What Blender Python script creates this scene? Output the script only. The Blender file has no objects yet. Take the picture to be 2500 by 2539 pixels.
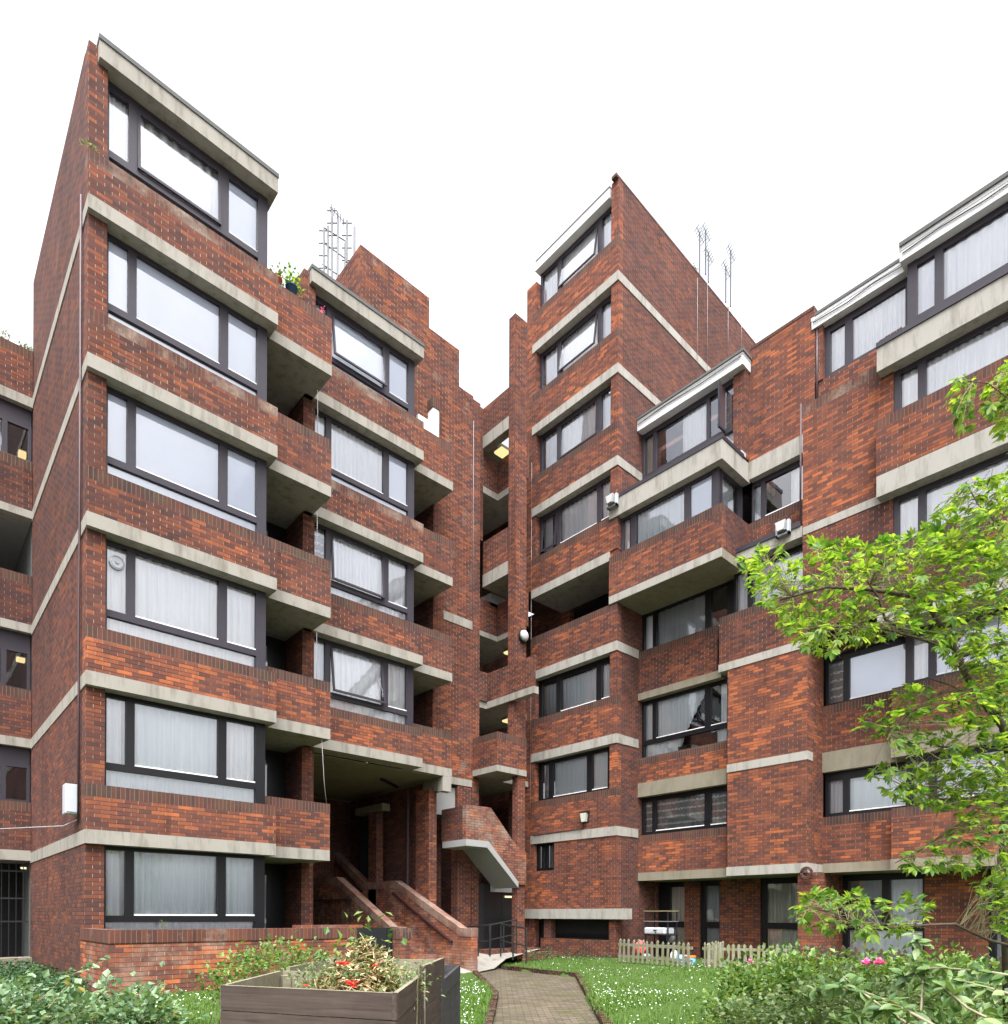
import bpy, math, random
from mathutils import Vector, Matrix
random.seed(7)
S = bpy.context.scene
COL = S.collection
R = math.radians
H = 1.5                       # camera height above the brick path; all z below are written relative to the lens

# ------------------------------------------------------------------ camera model (also used to place things)
YAW, PIT, ROL = 0.826695665, 0.001320227, 0.003849953
FPX, CX, CY = 1648.467, 1248.111, 2268.528
FW = Vector((math.cos(YAW)*math.cos(PIT), math.sin(YAW)*math.cos(PIT), math.sin(PIT)))
_r0 = Vector((math.sin(YAW), -math.cos(YAW), 0)); _u0 = _r0.cross(FW)
RT = _r0*math.cos(ROL) + _u0*math.sin(ROL); UP = RT.cross(FW)
def at(px, py, d):
    """point seen at photo pixel (px,py), d metres in front of the lens"""
    return (FW + RT*((px-CX)/FPX) - UP*((py-CY)/FPX)) * d

# ------------------------------------------------------------------ materials
def new_mat(name):
    m = bpy.data.materials.new(name); m.use_nodes = True
    nt = m.node_tree; nt.nodes.clear()
    return m, nt
def N(nt, t, **kw):
    n = nt.nodes.new(t)
    for k, v in kw.items():
        if k.startswith('i_'):
            n.inputs[k[2:].replace('_', ' ')].default_value = v
        else: setattr(n, k, v)
    return n
def L(nt, a, b): nt.links.new(a, b)
def mth(nt, op, a=None, b=None, c=None, clamp=False):
    n = nt.nodes.new('ShaderNodeMath'); n.operation = op; n.use_clamp = clamp
    for i, v in enumerate((a, b, c)):
        if v is None: continue
        if isinstance(v, (int, float)): n.inputs[i].default_value = v
        else: L(nt, v, n.inputs[i])
    return n.outputs[0]
def mixc(nt, f, a, b, mode='MIX'):
    n = nt.nodes.new('ShaderNodeMix'); n.data_type = 'RGBA'; n.blend_type = mode
    for i, v in ((0, f), (6, a), (7, b)):
        if isinstance(v, (int, float)): n.inputs[i].default_value = v
        elif isinstance(v, tuple): n.inputs[i].default_value = (*v, 1) if len(v) == 3 else v
        else: L(nt, v, n.inputs[i])
    return n.outputs[2]
def ramp(nt, fac, stops, interp='LINEAR'):
    n = nt.nodes.new('ShaderNodeValToRGB'); cr = n.color_ramp; cr.interpolation = interp
    while len(cr.elements) < len(stops): cr.elements.new(0.5)
    for e, (p, c) in zip(cr.elements, stops):
        e.position = p; e.color = (*c, 1) if len(c) == 3 else c
    L(nt, fac, n.inputs[0]); return n.outputs[0]
def noise(nt, vec, scale, detail=4, rough=0.55, dist=0.0, col=False):
    n = nt.nodes.new('ShaderNodeTexNoise'); n.inputs['Scale'].default_value = scale
    n.inputs['Detail'].default_value = detail; n.inputs['Roughness'].default_value = rough
    n.inputs['Distortion'].default_value = dist
    if vec is not None: L(nt, vec, n.inputs['Vector'])
    return n.outputs[1 if col else 0]
def finish(nt, color, rough=0.8, bump=None, bstr=0.4, bdist=0.01, spec=0.3, metal=0.0):
    b = nt.nodes.new('ShaderNodeBsdfPrincipled'); o = nt.nodes.new('ShaderNodeOutputMaterial')
    if isinstance(color, tuple): b.inputs['Base Color'].default_value = (*color, 1)
    else: L(nt, color, b.inputs['Base Color'])
    if isinstance(rough, (int, float)): b.inputs['Roughness'].default_value = rough
    else: L(nt, rough, b.inputs['Roughness'])
    b.inputs['Specular IOR Level'].default_value = spec; b.inputs['Metallic'].default_value = metal
    if bump is not None:
        bn = nt.nodes.new('ShaderNodeBump'); bn.inputs['Strength'].default_value = bstr; bn.inputs['Distance'].default_value = bdist
        L(nt, bump, bn.inputs['Height']); L(nt, bn.outputs[0], b.inputs['Normal'])
    L(nt, b.outputs[0], o.inputs[0]); return b
def coords(nt):
    tc = nt.nodes.new('ShaderNodeTexCoord'); return tc.outputs['Object']
def wall_uv(nt, vec):
    """u runs along the wall whichever way it faces, v is height (floor plane on flat tops)"""
    g = nt.nodes.new('ShaderNodeNewGeometry')
    s = nt.nodes.new('ShaderNodeSeparateXYZ'); L(nt, g.outputs['True Normal'], s.inputs[0])
    p = nt.nodes.new('ShaderNodeSeparateXYZ'); L(nt, vec, p.inputs[0])
    ax = mth(nt, 'ABSOLUTE', s.outputs[0]); ay = mth(nt, 'ABSOLUTE', s.outputs[1]); az = mth(nt, 'ABSOLUTE', s.outputs[2])
    isx = mth(nt, 'GREATER_THAN', ax, ay); isz = mth(nt, 'GREATER_THAN', az, 0.8)
    def sel(f, a, b):   # a when f=0
        return mth(nt, 'ADD', mth(nt, 'MULTIPLY', a, mth(nt, 'SUBTRACT', 1.0, f)), mth(nt, 'MULTIPLY', b, f))
    u = sel(isx, p.outputs[0], p.outputs[1]); u = sel(isz, u, p.outputs[0])
    v = sel(isz, p.outputs[2], p.outputs[1])
    return u, v
CRS = 0.0732
def brick_mat(name, tone=0.0, soldier=False, grime=0.5, purple=0.0, pale=0.0, moss=0.0, seed=0.0, lift=1.0, pers=1.0):
    m, nt = new_mat(name); vec = coords(nt)
    u, v = wall_uv(nt, vec)
    v = mth(nt, 'ADD', v, 0.0125)
    c = nt.nodes.new('ShaderNodeCombineXYZ')
    # slight waviness so that no course is a ruled line
    wob = mth(nt, 'MULTIPLY', mth(nt, 'SUBTRACT', noise(nt, vec, 5.0, 2), 0.5), 0.012)
    vw = mth(nt, 'ADD', v, wob)
    if soldier: L(nt, vw, c.inputs[0]); L(nt, u, c.inputs[1])
    else: L(nt, u, c.inputs[0]); L(nt, vw, c.inputs[1])
    br = nt.nodes.new('ShaderNodeTexBrick'); br.offset = 0.0 if soldier else 0.5
    br.inputs['Scale'].default_value = 1.0
    br.inputs['Brick Width'].default_value = 3.0 if soldier else 0.226
    br.inputs['Row Height'].default_value = CRS
    br.inputs['Mortar Size'].default_value = 0.0056; br.inputs['Mortar Smooth'].default_value = 0.35
    br.inputs['Bias'].default_value = 0.0
    br.inputs['Color1'].default_value = (0, 0, 0, 1); br.inputs['Color2'].default_value = (1, 1, 1, 1); br.inputs['Mortar'].default_value = (.5, .5, .5, 1)
    L(nt, c.outputs[0], br.inputs['Vector'])
    big = noise(nt, vec, 0.55 , 3, 0.6); mid = noise(nt, vec, 2.3, 4, 0.6)
    fine = noise(nt, vec, 38.0, 4, 0.65)
    t = mth(nt, 'ADD', mth(nt, 'MULTIPLY', br.outputs[0], 0.30), 0.10) if soldier else mth(nt, 'ADD', mth(nt, 'MULTIPLY', br.outputs[0], 0.62), 0.18)
    t = mth(nt, 'ADD', t, mth(nt, 'MULTIPLY', mth(nt, 'SUBTRACT', big, 0.5), 0.34))
    t = mth(nt, 'ADD', t, mth(nt, 'MULTIPLY', mth(nt, 'SUBTRACT', mid, 0.5), 0.40))
    t = mth(nt, 'ADD', t, mth(nt, 'MULTIPLY', mth(nt, 'SUBTRACT', fine, 0.5), 0.30))
    vo = nt.nodes.new('ShaderNodeTexVoronoi'); vo.inputs['Scale'].default_value = 0.55; L(nt, vec, vo.inputs['Vector'])
    sv = nt.nodes.new('ShaderNodeSeparateXYZ'); L(nt, vo.outputs['Color'], sv.inputs[0])
    t = mth(nt, 'ADD', t, mth(nt, 'MULTIPLY', mth(nt, 'SUBTRACT', sv.outputs[0], 0.5), 0.14))
    t = mth(nt, 'ADD', t, tone, clamp=True)
    k = lift
    col = ramp(nt, t, [(0.0, (.052*k, .033*k, .032*k)), (0.22, (.082*k, .039*k, .033*k)), (0.46, (.124*k, .048*k, .034*k)),
                       (0.66, (.164*k, .058*k, .035*k)), (0.82, (.235*k, .076*k, .037*k)), (0.96, (.38*k, .115*k, .044*k))])
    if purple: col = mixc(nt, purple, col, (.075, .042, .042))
    drift = noise(nt, vec, 0.16, 2, 0.5)
    col = mixc(nt, 1.0, col, ramp(nt, drift, [(0.32, (.78, .80, .82)), (0.68, (1.16, 1.13, 1.10))]), 'MULTIPLY')
    # soot / weather
    gr = ramp(nt, noise(nt, vec, 1.1, 6, 0.7), [(0.35, (1, 1, 1)), (0.75, (1-0.55*grime,)*3)])
    col = mixc(nt, 1.0, col, gr, 'MULTIPLY')
    smp = nt.nodes.new('ShaderNodeMapping'); smp.inputs['Scale'].default_value = (2.6, 2.6, 0.22); L(nt, vec, smp.inputs[0])
    sk = noise(nt, smp.outputs[0], 1.0, 5, 0.7)
    col = mixc(nt, 1.0, col, ramp(nt, sk, [(0.34, (1.12, 1.10, 1.08)), (0.55, (1, 1, 1)), (0.74, (.66, .64, .64))]), 'MULTIPLY')
    ef = mth(nt, 'MULTIPLY', ramp(nt, noise(nt, vec, 0.8, 6, 0.75), [(0.60, (0, 0, 0)), (0.76, (1, 1, 1))]), mth(nt, 'MULTIPLY', fine, 0.32))
    col = mixc(nt, ef, col, (.27, .21, .17))
    if pale:
        pf = ramp(nt, noise(nt, vec, 1.5, 5, 0.7), [(0.62-0.22*pale, (0, 0, 0)), (0.80-0.15*pale, (1, 1, 1))])
        pf2 = mth(nt, 'MULTIPLY', pf, mth(nt, 'MULTIPLY', noise(nt, vec, 20, 3, 0.7), 1.1))
        col = mixc(nt, pf2, col, (.34, .28, .22))
    if moss:
        mf = mth(nt, 'MULTIPLY', ramp(nt, noise(nt, vec, 2.4, 5, 0.7), [(0.45, (0, 0, 0)), (0.7, (1, 1, 1))]), moss)
        col = mixc(nt, mf, col, (.085, .085, .04))
    # joints: raked dark bed joints, pale perpends
    if soldier:
        fac = br.outputs[1]; jc = mixc(nt, noise(nt, vec, 3), (.06, .045, .038), (.20, .16, .12))
    else:
        fr = mth(nt, 'FRACT', mth(nt, 'DIVIDE', vw, CRS))
        bed = mth(nt, 'GREATER_THAN', mth(nt, 'ABSOLUTE', mth(nt, 'SUBTRACT', fr, 0.5)), 0.425)
        perp = ramp(nt, noise(nt, vec, 1.7, 3), [(0.34, (.13, .09, .075)), (0.62, (.30*pers, .245*pers, .185*pers))])
        bedc = ramp(nt, noise(nt, vec, 1.3, 3), [(0.4, (.035, .02, .018)), (0.7, (.10, .07, .055))])
        jc = mixc(nt, bed, perp, bedc)
        fac = br.outputs[1]
    col = mixc(nt, fac, col, jc)
    hgt = mth(nt, 'SUBTRACT', mth(nt, 'MULTIPLY', fine, 0.25), fac)
    finish(nt, col, 0.92, hgt, 0.55, 0.012, spec=0.15)
    return m
def concrete_mat(name, c=(.31, .29, .25), stain=0.5, moss=0.0):
    m, nt = new_mat(name); vec = coords(nt)
    mp = nt.nodes.new('ShaderNodeMapping'); mp.inputs['Scale'].default_value = (1, 1, 0.18); L(nt, vec, mp.inputs[0])
    big = noise(nt, vec, 0.9, 5, 0.65); st = noise(nt, mp.outputs[0], 5.0, 5, 0.7); fine = noise(nt, vec, 60, 3, 0.7); med = noise(nt, vec, 9, 5, .7)
    col = mixc(nt, big, tuple(x*0.86 for x in c), tuple(min(1, x*1.10) for x in c))
    col = mixc(nt, mth(nt, 'MULTIPLY', ramp(nt, st, [(0.48, (0, 0, 0)), (0.75, (1, 1, 1))]), stain), col, (c[0]*.45, c[1]*.43, c[2]*.38))
    col = mixc(nt, mth(nt, 'MULTIPLY', ramp(nt, med, [(0.55, (0, 0, 0)), (0.78, (1, 1, 1))]), 0.35), col, (c[0]*.7, c[1]*.68, c[2]*.62))
    col = mixc(nt, mth(nt, 'MULTIPLY', fine, 0.22), col, (c[0]*.6, c[1]*.6, c[2]*.6))
    if moss: col = mixc(nt, mth(nt, 'MULTIPLY', ramp(nt, noise(nt, vec, 1.8, 5), [(0.45, (0, 0, 0)), (0.75, (1, 1, 1))]), moss), col, (.11, .10, .055))
    finish(nt, col, 0.88, mth(nt, 'ADD', med, mth(nt, 'MULTIPLY', fine, .4)), 0.25, 0.006, spec=0.2)
    return m
def plain(name, c, rough=0.6, var=0.15, spec=0.4, metal=0.0, scale=6.0, bump=0.0):
    m, nt = new_mat(name); vec = coords(nt)
    n1 = noise(nt, vec, scale, 5, 0.6)
    col = mixc(nt, n1, tuple(x*(1-var) for x in c), tuple(min(1, x*(1+var)) for x in c))
    finish(nt, col, rough, n1 if bump else None, bump, 0.005, spec, metal); return m
def glass_mat(name, tint=(.95, .96, .97), refl=2.7):
    m, nt = new_mat(name); vec = coords(nt)
    fr = nt.nodes.new('ShaderNodeFresnel'); fr.inputs['IOR'].default_value = 1.6
    tr = nt.nodes.new('ShaderNodeBsdfTransparent'); tr.inputs[0].default_value = (*tint, 1)
    gl = nt.nodes.new('ShaderNodeBsdfGlossy'); gl.inputs['Roughness'].default_value = 0.02; gl.inputs[0].default_value = (.95, .96, 1, 1)
    bn = nt.nodes.new('ShaderNodeBump'); bn.inputs['Strength'].default_value = 0.06; bn.inputs['Distance'].default_value = 0.05
    L(nt, noise(nt, vec, 1.6, 2), bn.inputs['Height']); L(nt, bn.outputs[0], gl.inputs['Normal'])
    mx = nt.nodes.new('ShaderNodeMixShader'); o = nt.nodes.new('ShaderNodeOutputMaterial')
    f = mth(nt, 'MULTIPLY', fr.outputs[0], refl, clamp=True)
    L(nt, f, mx.inputs[0]); L(nt, tr.outputs[0], mx.inputs[1]); L(nt, gl.outputs[0], mx.inputs[2]); L(nt, mx.outputs[0], o.inputs[0])
    return m
def cloth_mat(name, c, var=0.12, lace=False):
    m, nt = new_mat(name); vec = coords(nt)
    mp = nt.nodes.new('ShaderNodeMapping'); mp.inputs['Scale'].default_value = (14, 14, 0.5); L(nt, vec, mp.inputs[0])
    n1 = noise(nt, mp.outputs[0], 1.6, 4, 0.6)
    col = mixc(nt, n1, tuple(x*(1-var) for x in c), tuple(min(.9, x*(1+var)) for x in c))
    if lace:
        s = nt.nodes.new('ShaderNodeSeparateXYZ'); L(nt, vec, s.inputs[0])
        w = mth(nt, 'ADD', mth(nt, 'MULTIPLY', s.outputs[2], 1/0.2), mth(nt, 'MULTIPLY', noise(nt, vec, 9, 2), 0.2))
        b = mth(nt, 'LESS_THAN', mth(nt, 'FRACT', w), 0.28)
        b = mth(nt, 'MULTIPLY', b, mth(nt, 'GREATER_THAN', noise(nt, vec, 34, 2), 0.47))
        col = mixc(nt, b, tuple(x*0.42 for x in c), (.72, .74, .74))
    finish(nt, col, 0.95, n1, 0.3, 0.01, spec=0.1); return m
def leaf_mat(name, stops, trans=0.45, rough=0.45, spec=0.35):
    m, nt = new_mat(name)
    g = nt.nodes.new('ShaderNodeNewGeometry')
    col = ramp(nt, g.outputs['Random Per Island'], stops)
    b = nt.nodes.new('ShaderNodeBsdfPrincipled'); b.inputs['Roughness'].default_value = rough; b.inputs['Specular IOR Level'].default_value = spec
    L(nt, col, b.inputs['Base Color'])
    t = nt.nodes.new('ShaderNodeBsdfTranslucent'); L(nt, mixc(nt, 1.0, col, (1.6, 1.45, 0.75), 'MULTIPLY'), t.inputs[0])
    mx = nt.nodes.new('ShaderNodeMixShader'); mx.inputs[0].default_value = trans
    o = nt.nodes.new('ShaderNodeOutputMaterial')
    L(nt, b.outputs[0], mx.inputs[1]); L(nt, t.outputs[0], mx.inputs[2]); L(nt, mx.outputs[0], o.inputs[0]); return m
def emit_mat(name, c, s):
    m, nt = new_mat(name); e = nt.nodes.new('ShaderNodeEmission'); e.inputs[0].default_value = (*c, 1); e.inputs[1].default_value = s
    o = nt.nodes.new('ShaderNodeOutputMaterial'); L(nt, e.outputs[0], o.inputs[0]); return m
def wood_mat(name, c1, c2, axis=0, green=0.0, rough=0.8, rot=0.0):
    m, nt = new_mat(name); vec = coords(nt)
    sc = [34, 34, 34]; sc[axis] = 1.3
    mp = nt.nodes.new('ShaderNodeMapping'); mp.inputs['Scale'].default_value = sc
    m2 = nt.nodes.new('ShaderNodeMapping'); m2.inputs['Rotation'].default_value = (0, 0, rot); L(nt, vec, m2.inputs[0]); L(nt, m2.outputs[0], mp.inputs[0])
    g = noise(nt, mp.outputs[0], 1.0, 6, 0.65, 0.6); big = noise(nt, vec, 3.0, 4, .6)
    f = mth(nt, 'ADD', mth(nt, 'MULTIPLY', g, 0.65), mth(nt, 'MULTIPLY', big, 0.4), clamp=True)
    col = ramp(nt, f, [(0.3, c1), (0.75, c2)])
    kn = nt.nodes.new('ShaderNodeTexVoronoi'); kn.inputs['Scale'].default_value = 3.2; L(nt, vec, kn.inputs['Vector'])
    kf = ramp(nt, kn.outputs['Distance'], [(0.04, (1, 1, 1)), (0.13, (0, 0, 0))])
    col = mixc(nt, mth(nt, 'MULTIPLY', kf, 0.6), col, tuple(x*0.35 for x in c1))
    if green: col = mixc(nt, mth(nt, 'MULTIPLY', ramp(nt, noise(nt, vec, 5, 4), [(0.4, (0, 0, 0)), (0.62, (1, 1, 1))]), green), col, (.16, .17, .06))
    finish(nt, col, rough, g, 0.35, 0.004, spec=0.2); return m

M = {}
M['brick'] = brick_mat('red brick', 0.00)
M['brick_bright'] = brick_mat('orange red brick', 0.10, grime=0.35, pers=.8)
M['brick_shade'] = brick_mat('shaded purple brown brick', -0.03, purple=0.25, grime=0.6, lift=0.95, pers=0.6)  # darker brick for side faces and recesses, their shade put into the colour
M['brick_low'] = brick_mat('weathered garden brick', 0.14, grime=0.3, pale=0.5, lift=1.2)
M['kerb'] = brick_mat('mossy edging brick', -0.2, grime=0.8, moss=0.9, lift=0.55)
M['brick_stair'] = brick_mat('stained stair brick', 0.06, grime=0.35, pale=0.6, moss=0.2, lift=1.3)
M['cop_stair'] = brick_mat('mossy pale stair coping', 0.12, True, grime=0.3, pale=0.95, moss=0.3, lift=1.6)
M['soldier'] = brick_mat('soldier course', 0.0, True, grime=0.6, moss=0.3)
M['soldier_pale'] = brick_mat('weathered soldier course', 0.08, True, grime=0.45, pale=0.7, moss=0.25)
M['soldier_low'] = brick_mat('red soldier course', 0.22, True, grime=0.4, pale=0.3)
M['white_brick'] = plain('white painted brick', (.68, .69, .67), 0.8, 0.12, 0.2, bump=0.4, scale=14)
M['conc'] = concrete_mat('weathered concrete', (.282, .264, .226), 0.95)
M['conc_r'] = concrete_mat('pale concrete', (.325, .308, .272), 0.9)
M['conc_m'] = concrete_mat('mossy concrete', (.225, .20, .15), 0.6, moss=0.45)
M['fascia'] = concrete_mat('white painted fascia', (.58, .585, .58), 0.3)
M['soffit'] = plain('grey painted soffit', (.24, .24, .235), 0.8, 0.1, 0.2)
M['render'] = plain('smooth grey concrete', (.27, .27, .26), 0.8, 0.12, 0.2, scale=3)
M['felt'] = plain('roof felt', (.10, .10, .095), 0.9, 0.3, 0.2)
M['frame'] = plain('glare lightened timber paint', (.033, .028, .036), 0.45, 0.2, 0.25)  # lower frames' paint lightened; upper-floor veiling glare is put into the colour
M['frame2'] = plain('black painted timber', (.007, .0068, .008), 0.4, 0.2, 0.25)
M['bead'] = plain('white glazing bead', (.72, .72, .70), 0.5, 0.06)
M['glass'] = glass_mat('window glass')
M['net'] = cloth_mat('white net curtain', (.87, .89, .90))
M['net2'] = cloth_mat('blue white net curtain', (.78, .85, .88))
M['lilac'] = cloth_mat('pale lilac curtain', (.79, .80, .87))
M['sky_sheet'] = plain('pale blind', (.69, .73, .80), 0.9, 0.05, 0.1, scale=2)  # flat sheet behind panes; pale sky reflection is put into its colour
M['lace'] = cloth_mat('lace curtain', (.62, .64, .62), lace=True)
M['beige'] = cloth_mat('beige curtain', (.44, .44, .37), 0.25)
M['greyc'] = cloth_mat('grey curtain', (.34, .36, .36), 0.2)
M['dark'] = plain('unlit depth black', (.018, .018, .018), 0.9, 0.3, 0.1)  # near-black sheets behind openings; the unlit depth is put into the colour
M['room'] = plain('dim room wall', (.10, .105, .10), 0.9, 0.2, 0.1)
M['black'] = plain('black painted metal', (.014, .015, .016), 0.45, 0.3, 0.45)
M['blackdoor'] = plain('black painted door', (.010, .011, .013), 0.35, 0.3, 0.5)
M['maroon'] = plain('maroon painted handrail', (.030, .010, .010), 0.5, 0.25)
M['grey_metal'] = plain('galvanised metal', (.32, .33, .34), 0.45, 0.12, 0.5, 0.6)
M['white_metal'] = plain('grey white enamel', (.40, .42, .44), 0.45, 0.06)
M['pipe'] = plain('purple brown pipe', (.055, .028, .030), 0.5, 0.2)
M['cable'] = plain('pale cable', (.26, .24, .24), 0.6, 0.1)
M['lamp_on'] = emit_mat('lit lamp', (1.0, .80, .36), 0.36)
M['lamp_white'] = emit_mat('lit tube', (1.0, .85, .5), 0.5)
M['lens'] = plain('lamp lens', (.42, .43, .42), 0.3, 0.08)
M['terracotta'] = plain('terracotta', (.42, .13, .07), 0.8, 0.15)
M['bluepot'] = plain('blue glaze', (.03, .08, .14), 0.3, 0.2)
M['mast'] = plain('dull aerial metal', (.09, .09, .095), 0.5, 0.2, 0.4, 0.4)
M['fence'] = wood_mat('weathered pale picket', (.15, .14, .10), (.28, .265, .20), 2, green=0.65)
M['fence_d'] = wood_mat('dark stained picket', (.050, .036, .030), (.10, .075, .06), 2, green=0.1)
M['bin'] = wood_mat('brown stained board', (.022, .015, .012), (.090, .067, .055), 0, rot=R(61.5))
M['bin_s'] = wood_mat('brown stained side board', (.022, .015, .012), (.090, .067, .055), 0, rot=R(-47))
M['brick_tower'] = brick_mat('streaked tower brick', 0.05, grime=0.5, pale=0.25)
M['bin_i'] = wood_mat('bare weathered board', (.12, .10, .07), (.25, .225, .16), 0, green=0.2)
M['bin_d'] = wood_mat('charcoal board', (.022, .023, .024), (.06, .06, .06), 0)
M['bark'] = plain('tree bark', (.075, .058, .042), 0.9, 0.45, 0.1, scale=25, bump=0.6)
M['twig'] = plain('young twig', (.16, .14, .075), 0.8, 0.3, 0.2, scale=12)
M['cane'] = plain('bramble cane', (.22, .19, .12), 0.7, 0.3, 0.3, scale=20)
M['dried'] = leaf_mat('dried leaf', [(0, (.12, .055, .025)), (.5, (.24, .15, .06)), (1, (.36, .27, .14))], 0.2)
M['straw'] = leaf_mat('dead stalk', [(0, (.20, .14, .06)), (.6, (.42, .33, .17)), (1, (.50, .42, .25))], 0.1)
M['treeleaf'] = leaf_mat('bright tree leaf', [(0, (.032, .095, .016)), (.3, (.085, .18, .024)), (.7, (.155, .265, .032)), (1, (.26, .34, .05))], 0.55, 0.4, 0.25)
M['ivy'] = leaf_mat('ground ivy leaf', [(0, (.012, .04, .016)), (.6, (.03, .075, .026)), (1, (.055, .105, .035))], 0.25)
M['pale_leaf'] = leaf_mat('grey green leaf', [(0, (.045, .11, .045)), (.5, (.12, .205, .09)), (.965, (.20, .285, .15)), (.985, (.30, .24, .05)), (1, (.32, .22, .05))], 0.3, 0.35, 0.5)
M['hedge'] = leaf_mat('hedge leaf', [(0, (.03, .085, .016)), (.5, (.10, .19, .035)), (1, (.22, .30, .08))], 0.35)
M['bramble'] = leaf_mat('bramble leaf', [(0, (.04, .09, .025)), (.6, (.09, .16, .042)), (1, (.19, .255, .10))], 0.3, 0.4)
M['mint'] = leaf_mat('wilting leaf', [(0, (.045, .09, .026)), (.6, (.12, .18, .06)), (1, (.24, .30, .14))], 0.3)
M['grassblade'] = leaf_mat('grass blade', [(0, (.045, .115, .014)), (.6, (.085, .175, .022)), (1, (.15, .21, .045))], 0.35)
M['petal_red'] = leaf_mat('red petal', [(0, (.55, .02, .02)), (1, (.75, .04, .03))], 0.2)
M['petal_pink'] = leaf_mat('pink petal', [(0, (.70, .10, .38)), (1, (.80, .25, .52))], 0.2)
M['daisy'] = plain('daisy petal', (.80, .80, .78), 0.8, 0.03)
M['coral'] = plain('coral fabric', (.70, .10, .09), 0.85, 0.15, 0.2)
M['greybag'] = plain('grey plastic bag', (.20, .20, .22), 0.4, 0.4, 0.5, scale=14)
M['whitebag'] = plain('white plastic sack', (.60, .62, .66), 0.45, 0.2, 0.5, scale=9)
M['orange'] = plain('orange plastic', (.62, .17, .03), 0.45, 0.1)
M['blue'] = plain('pale blue plastic', (.16, .42, .68), 0.4, 0.06)
M['rust'] = plain('rusty hose', (.075, .028, .022), 0.7, 0.3)

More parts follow.
